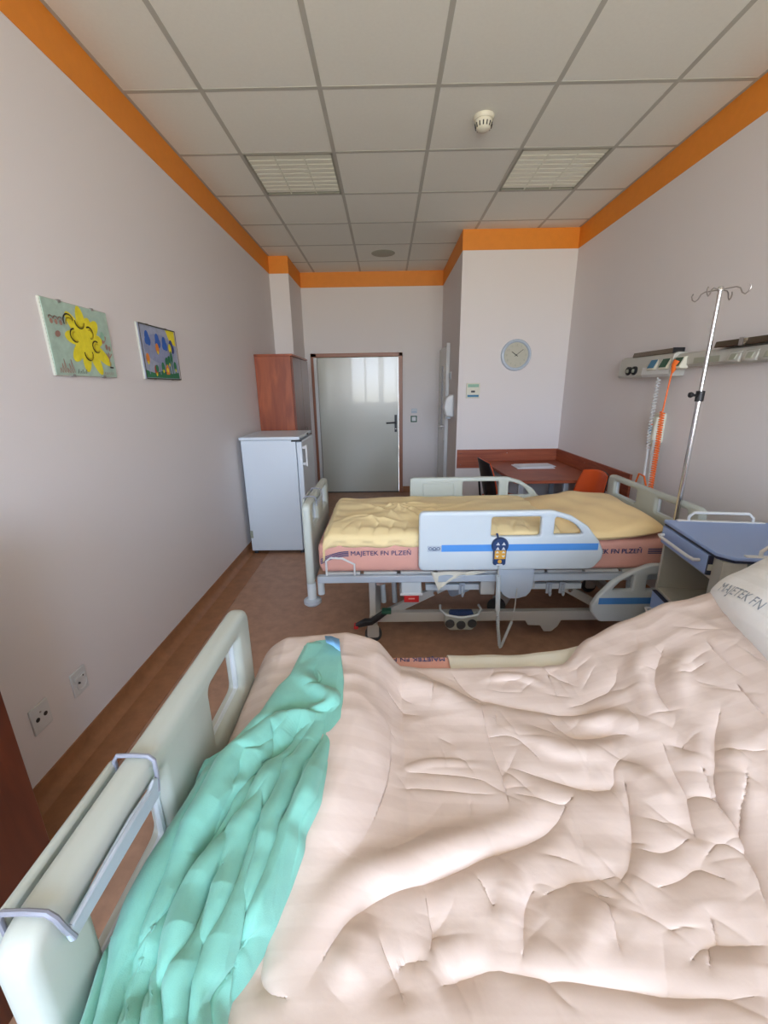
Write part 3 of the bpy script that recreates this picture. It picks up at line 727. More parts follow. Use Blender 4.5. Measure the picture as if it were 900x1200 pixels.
bed2 = bed('hospital_bed', BX, BY, BH, 'white hospital bed with yellow bedding, side guards up, in the middle of the room', 'up', 'up')
AX, AY = -.402, .640
bed1 = bed('hospital_bed', AX, AY, 1.70, 'nearest hospital bed, cream footboard, under the peach duvet', 'down', 'down', raised=True, zt=.938, hz=(.745, .888))

# ---------------------------------------------------------------- bed 2 bedding
def mattress_box(x0, x1, y0, y1, z0, z1, seed, amp=.004):
    """rounded mattress, closed loop profile swept along x"""
    nx, npf = 90, 56
    prof = rpoly([(y0, z0), (y1, z0), (y1, z1), (y0, z1)], .035, 13)
    P = np.array(prof); X = np.linspace(x0, x1, nx)
    XX = np.repeat(X[:, None], len(P)+1, 1); PP = np.vstack([P, P[:1]])
    YY = np.repeat(PP[None, :, 0], nx, 0); ZZ = np.repeat(PP[None, :, 1], nx, 0)
    e = np.minimum(1, np.minimum(XX-x0, x1-XX)/.03); e = np.sqrt(np.clip(1-(1-e)**2, 0, 1))
    yc, zc = (y0+y1)/2, (z0+z1)/2
    s = .9+.1*e
    YY = yc+(YY-yc)*s; ZZ = zc+(ZZ-zc)*(.75+.25*e)
    n = sines(XX, ZZ*3+YY, seed, 16, 10, (1, 1))*amp
    return XX, YY+np.where(YY < yc, -1, 1)*n*.6, ZZ+n*.4
X_, Y_, Z_ = mattress_box(BX+.055, BH-.03, BY-.385, BY+.43, .512, .682, 3)
ma = gridmesh('mattress', X_, Y_, Z_, 'pink'); tag(ma, 'mattress under a salmon pink printed sheet on the middle bed', 'mattress')
MB().box(BX+.06, BX+.066, BY-.34, BY+.40, .53, .66).box(BH-.04, BH-.034, BY-.34, BY+.40, .53, .66).build('end_panel', 'pink', ma)
def bars(x0, x1, y, z, parent, curve=False):
    b = MB()
    for k in range(4):
        n = 16; P = []
        for i in range(n+1):
            t = i/n; xx = x0+(x1-x0)*t
            dz = 0 if not curve else -.045*(1-t)**2
            P.append((xx, dz))
        zz = z+.0085*k
        vs = [(p[0], y, zz+p[1]) for p in P]+[(p[0], y, zz+p[1]+.005) for p in P]
        b.add(vs, [(i, i+1, i+n+2, i+n+1) for i in range(n)])
    return b.build('printed_bars', 'ink', parent)
yf = BY-.3925
text('printed_lettering', 'MAJETEK FN PLZEŇ', .037, (1, 0, 0), (0, 0, 1), (-.205, yf, .617), 'ink', ma, 1.04, .0)
bars(-.37, -.215, yf, .612, ma, True); bars(.165, .23, yf, .612, ma)
text('printed_lettering', 'MAJETEK FN PLZEŇ', .037, (1, 0, 0), (0, 0, 1), (1.045, yf, .612), 'ink', ma, 1.04, .0004)
bars(1.41, 1.53, yf, .608, ma)
# cream cloth corner hanging below the guard
n = 24; U, V = np.meshgrid(np.linspace(0, 1, n), np.linspace(0, 1, n), indexing='ij')
w_ = .31*(1-.78*V**1.3)
X = .235+.045*V+U*w_; Z = .515-.115*V*(1-.75*U)+0*U; Y = BY-.392-.006*np.sin(U*14+V*3)-.004*V
o = gridmesh('sheet_corner', X, Y, Z, 'creamsheet'); solid(o, .003)
tag(o, 'loose cream sheet corner hanging out below the raised guard of the middle bed', 'sheet')

def fold_field(X, Y, folds):
    H = np.zeros_like(X)
    for A, wl, wr, pts in folds:
        P = np.array(pts, float)
        # smooth the polyline (Chaikin)
        for _ in range(3):
            Q = [P[0]]
            for a, b in zip(P[:-1], P[1:]): Q += [a*.75+b*.25, a*.25+b*.75]
            Q.append(P[-1]); P = np.array(Q)
        seg = np.linalg.norm(np.diff(P, axis=0), axis=1); cum = np.r_[0, np.cumsum(seg)]; Lt = cum[-1]
        best = np.full(X.shape, 1e9); sd = np.zeros_like(X); tt = np.zeros_like(X)
        mg = 3.2*max(wl, wr)
        x0, y0 = P.min(0)-mg; x1, y1 = P.max(0)+mg
        m = (X > x0) & (X < x1) & (Y > y0) & (Y < y1)
        if not m.any(): continue
        xm, ym = X[m], Y[m]; be = np.full(xm.shape, 1e9); s_ = np.zeros_like(xm); t_ = np.zeros_like(xm)
        for i, (a, b) in enumerate(zip(P[:-1], P[1:])):
            d = b-a; l2 = d@d
            if l2 < 1e-12: continue
            t = np.clip(((xm-a[0])*d[0]+(ym-a[1])*d[1])/l2, 0, 1)
            ex, ey = xm-a[0]-t*d[0], ym-a[1]-t*d[1]; r2 = ex*ex+ey*ey
            k = r2 < be; be[k] = r2[k]; s_[k] = (d[0]*ey-d[1]*ex)[k]; t_[k] = (cum[i]+t*seg[i])[k]
        r = np.sqrt(be); wd = np.where(s_ > 0, wl, wr)
        tap = np.clip((np.minimum(t_, Lt-t_)+.004)/(.38*Lt+1e-6), 0, 1); tap = tap**1.2
        H[m] += A*tap*np.exp(-(r/wd)**(1.75 if A > 0 else 1.15))
    return H

# yellow duvet
nx, ny = 300, 170
Lx, Ly = 1.36, .855
a = np.linspace(0, Lx, nx); b = np.linspace(0, Ly, ny)
A_, B_ = np.meshgrid(a, b, indexing='ij')
def drape(q, lim, r):
    """path length q beyond lim rolls over an edge of radius r -> (advance, drop)"""
    e = q-lim; th = np.clip(e/r, 0, PI/2)
    adv = np.where(e < 0, q, lim+r*np.sin(th)); dr = np.where(e < 0, 0, r*(1-np.cos(th)))+np.clip(e-r*PI/2, 0, None)
    return adv, dr
fx, dx = drape(Lx-.0-A_, 1.235, .05)      # measured from the pillow side towards the foot
Xd = .93-fx
hang = .035+.02*np.sin(A_*6)
nearq = (Ly-B_); yq, dn = drape(nearq, .808, .022)
Yd = (BY+.44)-yq
yq2, df = drape(B_-.0, .97, .03)
foldy = sines(Xd, Yd*2, 11, 9, 12)*.006+sines(Xd, Yd, 12, 26, 14, (.6, 1.6))*.0035
bul = .055*np.sqrt(np.clip(np.minimum(1, (Ly-B_)/.10)*np.minimum(1, (B_)/.10), 0, 1))
crown = .010*np.sin(np.clip((Yd-(BY-.4))/.84, 0, 1)*PI)
wr = [(.012, .012, .016, [(-.30+.04*k+random.uniform(-.04, .04), 2.20+random.uniform(0, .5)), (-.15+.05*k, 2.25+random.uniform(0, .5)), (.02+.06*k+random.uniform(-.05, .05), 2.15+random.uniform(0, .6))]) for k in range(12)]
wr += [(-.010, .010, .010, [(x, BY-.38), (x+.01, BY-.30), (x+.04+.03*math.sin(x*40), BY-.20)]) for x in np.arange(-.34, .9, .085)]
ff = fold_field(Xd, Yd, wr)
Zd = .694+bul+crown+foldy+ff-np.maximum(dn*.9, 0)-dx-.0
Yd = Yd+np.where(dn > .02, .008*np.sin(Xd*42), 0)
o = gridmesh('duvet', Xd, Yd, Zd, 'yellow'); solid(o, .012)
tag(o, 'pale yellow duvet spread over the middle bed', 'duvet')

def pillow(name, m, c, rot, w, h, th, label, seed, wr=.006, k=.26, ppow=2.6, mats=None):
    n = 90; U, V = np.meshgrid(np.linspace(-1, 1, n), np.linspace(-1, 1, n), indexing='ij')
    X = U*np.sqrt(1-k*V*V)*w/2; Y = V*np.sqrt(1-k*U*U)*h/2
    prof = (np.clip(1-np.abs(U)**ppow, 0, 1)*np.clip(1-np.abs(V)**ppow, 0, 1))**.45
    nz = (sines(X, Y, seed, 14, 12)*wr+sines(X, Y, seed+1, 34, 12, (1, .5))*wr*.5)*np.clip(prof*2, 0, 1)
    parts = []
    Zt = prof*th*.62+nz; Zb = -prof*th*.38+nz*.2
    X2 = np.concatenate([X, X[::-1]], 0); Y2 = np.concatenate([Y, Y[::-1]], 0); Z2 = np.concatenate([Zt, Zb[::-1]], 0)
    o = gridmesh(name, X2, Y2, Z2, m, uv=[X2, Y2])
    o.location = c; o.rotation_euler = rot
    return o
pl = pillow('pillow', 'yellow2', (1.215, BY+.01, .712), (0, math.radians(-3), 0), .70, .84, .135, '', 5, .011)
tag(pl, 'plump yellow pillow at the head of the middle bed', 'pillow')

# ---------------------------------------------------------------- bed 1 bedding
def sm(x, xs, zs):
    x = np.asarray(x, float); i = np.clip(np.searchsorted(xs, x)-1, 0, len(xs)-2)
    xs = np.array(xs); zs = np.array(zs); t = np.clip((x-xs[i])/(xs[i+1]-xs[i]), 0, 1)
    t2 = .5*t+.5*t*t*(3-2*t); return zs[i]+(zs[i+1]-zs[i])*t2
FX = [-.5, -.4, -.3, -.13, -.04, .03, .3, .5, .6, .74, .87, 1.3, 1.6]; FZ = [.62, .70, .765, .785, .755, .690, .685, .69, .73, .79, .85, 1.0, 1.1]
NX = [-.5, -.4, -.3, -.1, 0, .1, .4, .55, .7, .87, 1.3, 1.6]; NZ = [.64, .69, .73, .745, .735, .715, .705, .71, .76, .83, .98, 1.08]
def base(x, y):
    w = np.clip((y-.4)/.55, 0, 1); w = w*w*(3-2*w)
    return sm(x, FX, FZ)*w+sm(x, NX, NZ)*(1-w)
# mattress: flat, then raised with the backrest
mx = np.linspace(AX+.05, 1.58, 110)
prof = np.array(rpoly([(.235, -.15), (1.15, -.15), (1.15, 0), (.235, 0)], .03, 8)); prof = np.vstack([prof, prof[:1]])
top = sm(mx, [-.5, .42, .55, .87, 1.3, 1.6], [.672, .672, .69, .80, .95, 1.05])
X1 = np.repeat(mx[:, None], len(prof), 1); Y1 = np.repeat(prof[None, :, 0], len(mx), 0); Z1 = top[:, None]+prof[None, :, 1]
Z1 = Z1+sines(X1, Y1*2, 8, 14, 8)*.0025
m1 = gridmesh('mattress', X1, Y1, Z1, 'pink'); tag(m1, 'mattress under the peach duvet on the nearest bed, pink sheet edge showing', 'mattress')
MB().prism([(.24, .52), (1.14, .52), (1.14, .65), (.24, .65)], 'x', mx[0], mx[0]+.003).prism([(.24, .91), (1.14, .91), (1.14, 1.03), (.24, 1.03)], 'x', mx[-1]-.003, mx[-1]).build('end_panel', 'pink', m1)
text('printed_lettering', 'MAJETEK FN PLZEŇ', .026, (-1, 0, 0), (0, -1, 0), (.175, 1.128, .6752), 'ink', m1)
# cream draw sheet over the mattress middle
mx2 = np.linspace(.185, .60, 50); pr = np.array([(1.155, .52), (1.158, .62), (1.155, .648), (1.143, .660), (1.12, .6645), (1.0, .6645), (.9, .6645), (.3, .6645)])
tp = sm(mx2, [-.5, .42, .55, .87, 1.3, 1.6], [.672, .672, .69, .80, .95, 1.05])-.66
X2 = np.repeat(mx2[:, None], len(pr), 1); Y2 = np.repeat(pr[None, :, 0], len(mx2), 0)+.002*np.sin(X2*60)*0; Z2 = pr[None, :, 1]+tp[:, None]+.0015*np.sin(X2*45)
o = gridmesh('draw_sheet', X2, Y2, Z2, 'creamsheet'); solid(o, .0025, 1)
tag(o, 'cream draw sheet across the mattress of the nearest bed, showing behind the peach duvet', 'sheet')

DUVET_FOLDS = [
(0.035, 0.05, 0.05, [(-0.109, 1.049), (-0.074, 0.856), (-0.073, 0.717), (-0.092, 0.621), (-0.113, 0.544), (-0.136, 0.514), (-0.152, 0.411), (-0.16, 0.344), (-0.161, 0.299)]) ,
(-0.014, 0.03, 0.03, [(-0.011, 0.893), (-0.004, 0.685), (-0.029, 0.58), (-0.059, 0.507), (-0.1, 0.449)]) ,
(0.028, 0.03, 0.05, [(-0.085, 1.032), (0.06, 0.974), (0.174, 0.907), (0.252, 0.814), (0.261, 0.824)]) ,
(-0.016, 0.022, 0.012, [(0.017, 1.069), (0.082, 1.029), (0.15, 0.975), (0.247, 0.89), (0.234, 0.919), (0.348, 0.877), (0.445, 0.853), (0.54, 0.857), (0.637, 0.855)]) ,
(0.014, 0.03, 0.02, [(0.263, 0.835), (0.337, 0.774), (0.399, 0.728), (0.488, 0.751), (0.531, 0.766)]) ,
(-0.02, 0.022, 0.016, [(0.381, 0.854), (0.42, 0.776), (0.491, 0.786), (0.537, 0.789), (0.561, 0.756)]) ,
(0.016, 0.02, 0.02, [(0.45, 0.83), (0.53, 0.835), (0.568, 0.794), (0.602, 0.755)]) ,
(-0.02, 0.016, 0.016, [(0.532, 0.734), (0.475, 0.704), (0.454, 0.651), (0.393, 0.653), (0.335, 0.672), (0.243, 0.703)]) ,
(0.014, 0.02, 0.02, [(0.501, 0.707), (0.534, 0.641), (0.524, 0.577)]) ,
(-0.01, 0.008, 0.008, [(0.23, 0.902), (0.228, 0.755), (0.232, 0.663), (0.224, 0.58)]) ,
(-0.034, 0.016, 0.022, [(0.388, 0.656), (0.335, 0.608), (0.296, 0.57), (0.219, 0.534), (0.147, 0.512), (0.107, 0.491), (0.02, 0.465), (-0.04, 0.438), (-0.075, 0.401), (-0.108, 0.348), (-0.116, 0.324)]) ,
(0.03, 0.03, 0.028, [(0.308, 0.635), (0.236, 0.569), (0.165, 0.544), (0.089, 0.518), (0.01, 0.482), (-0.056, 0.458), (-0.096, 0.417), (-0.128, 0.364), (-0.143, 0.32)]) ,
(0.012, 0.03, 0.03, [(0.302, 0.541), (0.21, 0.503), (0.14, 0.482), (0.059, 0.441), (-0.011, 0.43)]) ,
(-0.022, 0.014, 0.012, [(0.758, 0.996), (0.685, 0.912), (0.656, 0.855), (0.654, 0.791)]) ,
(0.016, 0.02, 0.02, [(0.725, 1.026), (0.661, 0.955), (0.633, 0.874), (0.624, 0.794), (0.606, 0.728)]) ,
(0.014, 0.02, 0.02, [(0.79, 0.958), (0.719, 0.881), (0.68, 0.785)]) ,
(-0.018, 0.012, 0.014, [(0.606, 0.763), (0.59, 0.692), (0.582, 0.63), (0.554, 0.574), (0.536, 0.532)]) ,
(-0.026, 0.012, 0.014, [(0.751, 0.784), (0.67, 0.686), (0.635, 0.627), (0.616, 0.559), (0.613, 0.533), (0.603, 0.476)]) ,
(-0.018, 0.01, 0.012, [(0.64, 0.683), (0.621, 0.619), (0.601, 0.563)]) ,
(0.014, 0.02, 0.02, [(0.682, 0.747), (0.645, 0.681), (0.625, 0.604), (0.589, 0.55)]) ,
(0.014, 0.025, 0.025, [(0.738, 0.725), (0.679, 0.653), (0.651, 0.571), (0.626, 0.518)]) ,
(-0.022, 0.012, 0.016, [(0.495, 0.691), (0.468, 0.619), (0.43, 0.542), (0.396, 0.496), (0.353, 0.465)]) ,
(-0.018, 0.012, 0.018, [(0.379, 0.493), (0.317, 0.488), (0.263, 0.473), (0.231, 0.456)]) ,
(-0.022, 0.014, 0.014, [(0.231, 0.476), (0.203, 0.456), (0.187, 0.419), (0.183, 0.382)]) ,
(0.014, 0.02, 0.02, [(0.203, 0.497), (0.178, 0.442), (0.169, 0.389)]) ,
(0.01, 0.02, 0.02, [(0.336, 0.467), (0.294, 0.417), (0.268, 0.38)]) ,
(-0.01, 0.02, 0.012, [(0.333, 0.476), (0.32, 0.445)]) ,
(-0.006, 0.006, 0.006, [(0.335, 0.45), (0.323, 0.417), (0.32, 0.384)]) ,
(-0.024, 0.012, 0.008, [(0.089, 0.364), (0.144, 0.373), (0.185, 0.363), (0.259, 0.361), (0.329, 0.354), (0.41, 0.346), (0.493, 0.345)]) ,
(0.007, 0.03, 0.012, [(0.101, 0.381), (0.177, 0.379), (0.264, 0.372), (0.336, 0.365), (0.418, 0.357), (0.502, 0.355)]) ,
(-0.026, 0.02, 0.018, [(0.142, 0.378), (0.087, 0.369), (0.051, 0.346)]) ,
(0.012, 0.02, 0.02, [(0.137, 0.396), (0.08, 0.387), (0.046, 0.366)]) ,
(-0.014, 0.01, 0.012, [(-0.002, 0.37), (0.021, 0.376), (0.047, 0.372)]) ,
(-0.022, 0.01, 0.014, [(-0.175, 0.42), (-0.171, 0.376), (-0.171, 0.344), (-0.125, 0.328)]) ,
(0.014, 0.02, 0.02, [(-0.039, 0.417), (-0.046, 0.376), (-0.076, 0.334)]) ,
(-0.014, 0.02, 0.02, [(0.05, 0.462), (0.055, 0.405), (0.047, 0.369)]) ,
(-0.014, 0.02, 0.02, [(-0.019, 0.371), (0.006, 0.346), (0.014, 0.318)]) ,
(0.004, 0.006, 0.008, [(-0.004, 0.662), (0.08, 0.714), (0.196, 0.702), (0.216, 0.706)]) ,
(-0.006, 0.007, 0.006, [(-0.011, 0.63), (0.08, 0.644), (0.206, 0.629), (0.213, 0.64)]) ,
(-0.007, 0.006, 0.006, [(-0.011, 0.899), (0.029, 0.863), (0.069, 0.853)]) ,
(-0.006, 0.006, 0.006, [(0.016, 0.68), (0.117, 0.68), (0.201, 0.662)]) ,
(-0.012, 0.012, 0.01, [(0.448, 0.882), (0.523, 0.904), (0.589, 0.908), (0.628, 0.976)]) ,
(-0.008, 0.006, 0.006, [(0.451, 1.024), (0.448, 0.957), (0.444, 0.914)]) ,
(-0.008, 0.006, 0.006, [(0.244, 0.637), (0.32, 0.618), (0.363, 0.628)]) ,
(-0.01, 0.008, 0.008, [(0.578, 0.615), (0.605, 0.62), (0.634, 0.614)]) ,
(-0.008, 0.006, 0.006, [(0.675, 0.68), (0.751, 0.662)]) ,
(-0.008, 0.006, 0.006, [(0.807, 0.822), (0.8, 0.767), (0.793, 0.717)]) ,
(-0.01, 0.008, 0.01, [(0.435, 0.536), (0.462, 0.524), (0.533, 0.548)]) ,
(-0.012, 0.01, 0.01, [(0.42, 0.474), (0.468, 0.484), (0.512, 0.502), (0.533, 0.487), (0.552, 0.472)]) ,
(-0.01, 0.008, 0.008, [(0.551, 0.542), (0.593, 0.527), (0.6, 0.491), (0.571, 0.436)]) ,
(-0.012, 0.008, 0.012, [(0.539, 0.398), (0.474, 0.396), (0.451, 0.402), (0.411, 0.378)]) ,
(-0.006, 0.006, 0.006, [(0.484, 0.448), (0.48, 0.416), (0.432, 0.365)]) ,
(-0.006, 0.005, 0.005, [(0.702, 0.66), (0.665, 0.603), (0.567, 0.466)]) ,
(-0.008, 0.01, 0.008, [(0.611, 0.727), (0.638, 0.708)]) ,
(-0.012, 0.012, 0.012, [(0.84, 0.975), (0.826, 0.889), (0.83, 0.807)]) ,
(-0.01, 0.01, 0.01, [(0.713, 0.878), (0.749, 0.893), (0.802, 0.895)]) ,
(-0.006, 0.006, 0.006, [(0.227, 0.783), (0.298, 0.794), (0.329, 0.712)]) ,
(0.008, 0.012, 0.012, [(0.249, 0.989), (0.365, 1.014), (0.439, 0.944)]) ,
(-0.008, 0.008, 0.008, [(0.47, 1.131), (0.442, 1.024), (0.519, 0.949)]) ,
(-0.008, 0.01, 0.008, [(0.176, 1.03), (0.214, 0.938), (0.276, 0.908)]) ,
(-0.006, 0.006, 0.006, [(0.137, 0.482), (0.151, 0.455), (0.161, 0.438), (0.137, 0.468)]) ,
]
TEAL_FOLDS = [
(0.03, 0.03, 0.022, [(-0.249, 0.887), (-0.27, 0.803), (-0.277, 0.693), (-0.314, 0.621), (-0.319, 0.54), (-0.337, 0.449), (-0.346, 0.367), (-0.368, 0.292), (-0.368, 0.271)]) ,
(0.026, 0.02, 0.018, [(-0.197, 0.65), (-0.24, 0.591), (-0.253, 0.51), (-0.276, 0.463), (-0.297, 0.397), (-0.297, 0.343), (-0.277, 0.297)]) ,
(0.024, 0.02, 0.02, [(-0.194, 0.971), (-0.235, 0.9), (-0.164, 0.836), (-0.123, 0.795), (-0.192, 0.764), (-0.246, 0.74), (-0.255, 0.667)]) ,
(0.024, 0.02, 0.022, [(-0.195, 0.612), (-0.206, 0.557), (-0.201, 0.439), (-0.203, 0.359), (-0.202, 0.297), (-0.203, 0.271)]) ,
(0.022, 0.022, 0.022, [(-0.131, 0.71), (-0.141, 0.597), (-0.143, 0.509), (-0.158, 0.43)]) ,
(0.02, 0.02, 0.018, [(-0.259, 0.488), (-0.243, 0.417), (-0.239, 0.359), (-0.226, 0.289)]) ,
(0.016, 0.014, 0.014, [(-0.29, 0.413), (-0.275, 0.359), (-0.253, 0.289)]) ,
(0.014, 0.016, 0.016, [(-0.294, 0.468), (-0.316, 0.397), (-0.329, 0.339), (-0.324, 0.297)]) ,
(0.014, 0.018, 0.018, [(-0.374, 0.511), (-0.368, 0.44), (-0.361, 0.378), (-0.372, 0.327)]) ,
(0.014, 0.015, 0.015, [(-0.248, 0.598), (-0.282, 0.584), (-0.299, 0.533), (-0.308, 0.488)]) ,
(-0.034, 0.016, 0.016, [(-0.172, 0.739), (-0.2, 0.715), (-0.205, 0.688), (-0.239, 0.659), (-0.261, 0.639)]) ,
(-0.026, 0.012, 0.012, [(-0.257, 0.725), (-0.253, 0.768), (-0.211, 0.786), (-0.154, 0.767), (-0.118, 0.784)]) ,
(-0.022, 0.01, 0.012, [(-0.201, 0.667), (-0.25, 0.624), (-0.278, 0.558), (-0.284, 0.51), (-0.302, 0.439), (-0.316, 0.37), (-0.339, 0.327), (-0.327, 0.284)]) ,
(-0.024, 0.01, 0.01, [(-0.223, 0.598), (-0.256, 0.518), (-0.273, 0.483), (-0.298, 0.43), (-0.304, 0.378), (-0.287, 0.336), (-0.265, 0.289)]) ,
(-0.024, 0.012, 0.012, [(-0.232, 0.574), (-0.203, 0.488), (-0.208, 0.421), (-0.204, 0.366), (-0.227, 0.3), (-0.224, 0.276)]) ,
(-0.016, 0.01, 0.01, [(-0.255, 0.478), (-0.251, 0.401), (-0.244, 0.339), (-0.239, 0.284)]) ,
(-0.016, 0.009, 0.009, [(-0.302, 0.37), (-0.303, 0.346), (-0.281, 0.297)]) ,
(-0.016, 0.009, 0.009, [(-0.32, 0.353), (-0.318, 0.324), (-0.304, 0.286)]) ,
(-0.018, 0.01, 0.01, [(-0.384, 0.44), (-0.361, 0.378), (-0.374, 0.312)]) ,
(-0.016, 0.012, 0.012, [(-0.142, 0.739), (-0.143, 0.692), (-0.163, 0.564), (-0.199, 0.51)]) ,
(-0.022, 0.012, 0.01, [(-0.164, 0.396), (-0.197, 0.366), (-0.207, 0.346), (-0.196, 0.284)]) ,
(-0.018, 0.01, 0.01, [(-0.282, 0.584), (-0.273, 0.527), (-0.305, 0.468), (-0.321, 0.458)]) ,
(-0.014, 0.01, 0.01, [(-0.196, 0.927), (-0.17, 0.873), (-0.207, 0.849)]) ,
(-0.014, 0.01, 0.01, [(-0.354, 0.656), (-0.35, 0.599), (-0.357, 0.534)]) ,
(-0.012, 0.008, 0.008, [(-0.256, 0.721), (-0.242, 0.667), (-0.257, 0.628)]) ,
]
TEAL_L = [(-0.246, 1.026), (-0.261, 0.901), (-0.282, 0.85), (-0.298, 0.74), (-0.327, 0.694), (-0.354, 0.656), (-0.394, 0.64), (-0.375, 0.606), (-0.375, 0.559), (-0.38, 0.5), (-0.384, 0.449), (-0.398, 0.422), (-0.381, 0.353), (-0.376, 0.315), (-0.368, 0.271)]
TEAL_R = [(-0.139, 1.024), (-0.112, 0.872), (-0.105, 0.738), (-0.118, 0.634), (-0.122, 0.557), (-0.141, 0.509), (-0.139, 0.487), (-0.15, 0.439), (-0.164, 0.396), (-0.189, 0.342), (-0.205, 0.317), (-0.193, 0.284), (-0.192, 0.271)]

# peach duvet
def edge_y(x):
    return sm(x, [-.5, -.06, .03, .10, .52, .62, .75, 1.6], [1.085, 1.085, 1.045, 1.035, 1.04, 1.11, 1.13, 1.13])
def hang_l(x):
    return sm(x, [-.5, -.10, .04, .55, .70, 1.6], [.30, .20, .02, .02, .06, .10])
nx, ny = 560, 430
XC0, XC1 = -.376, 1.33
u = np.linspace(0, 1, nx); v = np.linspace(0, 1, ny)
U, V = np.meshgrid(u, v, indexing='ij')
la = .10                                               # tuck beside the footboard
q = XC1-(XC0-la+.03)+0*U; pathx = U*q                 # from the head towards the foot
ax, dxx = drape(pathx, XC1-XC0-.03, .03)
Xc = XC1-ax
ye = edge_y(Xc); hl = hang_l(Xc); y_near, hn = .225, .22
tot = (ye-y_near)+hl+hn
w = V*tot-hn                                           # 0 at the near edge, ye-y_near at the far edge
r1 = .04
adv, d1 = drape(w, ye-y_near-.01, r1)
e2 = np.clip(-w, 0, None); th2 = np.clip(e2/r1, 0, PI/2)
d2 = r1*(1-np.cos(th2))+np.clip(e2-r1*PI/2, 0, None); near_adv = -r1*np.sin(th2)
Yc = y_near+np.where(w < 0, near_adv, adv)
F1 = fold_field(Xc, Yc, DUVET_FOLDS)
rs = np.random.RandomState(9); CR = []
for k in range(150):
    cx_, cy_ = rs.uniform(-.05, 1.1), rs.uniform(.22, 1.05); a_ = rs.uniform(0, PI); L_ = rs.uniform(.02, .08); b_ = rs.uniform(-.5, .5)
    CR.append((-rs.uniform(.001, .0035), .004, .008, [(cx_-L_*math.cos(a_), cy_-L_*math.sin(a_)), (cx_, cy_), (cx_+L_*math.cos(a_+b_), cy_+L_*math.sin(a_+b_))]))
CR = [c_ for c_ in CR]
F1 = F1+fold_field(Xc, Yc, CR)
md = np.clip(.5+.6*sines(Xc, Yc, 25, 7, 8), 0, 1.3)
nz = sines(Xc, Yc, 21, 10, 14)*.0025-np.abs(sines(Xc, Yc, 22, 17, 9, (1, .7)))*.0065*md-np.abs(sines(Xc, Yc, 23, 40, 9, (.7, 1.2)))*.0026*md+sines(Xc, Yc, 24, 90, 16)*.0003+.003
Zc = base(Xc, np.clip(Yc, .2, 1.1))+F1*FOLD_GAIN+nz+.004
ep = .003
FS = DUVET_FOLDS
gx = (fold_field(Xc+ep, Yc, FS)-fold_field(Xc-ep, Yc, FS))/(2*ep); gy = (fold_field(Xc, Yc+ep, FS)-fold_field(Xc, Yc-ep, FS))/(2*ep)
gl = np.sqrt(gx*gx+gy*gy)+1e-9; lim_ = np.minimum(gl, 1.1)/gl
Xs, Ys = -CHOP*gx*lim_, -CHOP*gy*lim_
Zc = Zc*1.0-(d1+d2)-dxx
Yc = Yc+np.where(d1 > .02, 1, 0)*(.012*np.sin(Xc*38+Zc*6))*np.clip((d1-.02)/.08, 0, 1)-np.where(d2 > .02, 1, 0)*.012*np.sin(Xc*30)*np.clip((d2-.02)/.08, 0, 1)
o = gridmesh('duvet', Xc+Xs, Yc+Ys, Zc, 'duvet', uv=[Xc+.6*F1, Yc+.5*F1]); solid(o, .008)
tag(o, 'crumpled peach satin striped duvet covering the nearest bed', 'duvet')
def duvet_z(x, y):
    return base(x, np.clip(y, .2, 1.1))+fold_field(x, y, DUVET_FOLDS)*FOLD_GAIN+.004

# mint blanket along the foot end
def resample(P, ys):
    P = np.array(sorted(P, key=lambda p: p[1])); return np.interp(ys, P[:, 1], P[:, 0])
ns, ntt = 520, 260
s = np.linspace(0, 1, ns); t = np.linspace(0, 1, ntt); Sg, Tg = np.meshgrid(s, t, indexing='ij')
y_top, y_bot = 1.035, .18
ysamp = y_top+(y_bot-y_top)*s
xl = resample(TEAL_L, ysamp); xr = resample(TEAL_R, ysamp)
kk = np.ones(9)/9
xl = np.convolve(np.pad(xl, 4, 'edge'), kk, 'valid'); xr = np.convolve(np.pad(xr, 4, 'edge'), kk, 'valid')
xl = np.maximum(xl, -.383)
Xt = xl[:, None]+(xr-xl)[:, None]*Tg; Yt = np.repeat(ysamp[:, None], ntt, 1)
Yt = Yt+.022*np.sin(Tg*PI)*np.clip(1-Sg*8, 0, 1)
F2 = fold_field(Xt, Yt, TEAL_FOLDS)
tb0 = np.maximum(sm(Xt, [-.4, -.34, -.2, -.13, 0], [.797, .804, .800, .794, .78]), duvet_z(Xt, Yt)+.012)
wdt = (xr-xl)[:, None]
dl_ = Tg*wdt; dr_ = (1-Tg)*wdt; dtp = (y_top+.022-Yt)
def lip(d, r): q = np.clip(d/r, 0, 1); return np.sqrt(np.clip(1-(1-q)**2, 0, 1))
lp = np.minimum(np.minimum(lip(dl_, .022), lip(dr_, .028)), lip(dtp, .03))
bot = duvet_z(Xt, Yt)-.006
bot = np.where(Xt < -.33, np.minimum(bot, .70), bot)
strand = np.abs(np.sin(PI*(6.5*Tg+.55*np.sin(3.1*Sg+.8)+.25*np.sin(9*Sg+2)+.3)))**.6*.012*np.clip((Sg-.28)*4, 0, 1)
Zt = bot+(tb0+F2*TEAL_GAIN+strand-.004+sines(Xt, Yt, 31, 40, 12, (1.4, .4))*.0018+sines(Xt, Yt, 32, 16, 12, (1.6, .5))*.003-bot)*lp
Zt = np.maximum(Zt, duvet_z(Xt, Yt)+.013*np.minimum(1, lp*2.5)-.003)
gx = (fold_field(Xt+ep, Yt, TEAL_FOLDS)-fold_field(Xt-ep, Yt, TEAL_FOLDS))/(2*ep)*lp
gl = np.abs(gx)+1e-9; gx = gx*np.minimum(gl, 1.3)/gl
o = gridmesh('blanket', Xt-.007*gx, Yt, Zt, 'teal', uv=[Xt, Yt]); solid(o, .004)
tag(o, 'bunched mint green fleece blanket along the foot of the nearest bed', 'blanket')
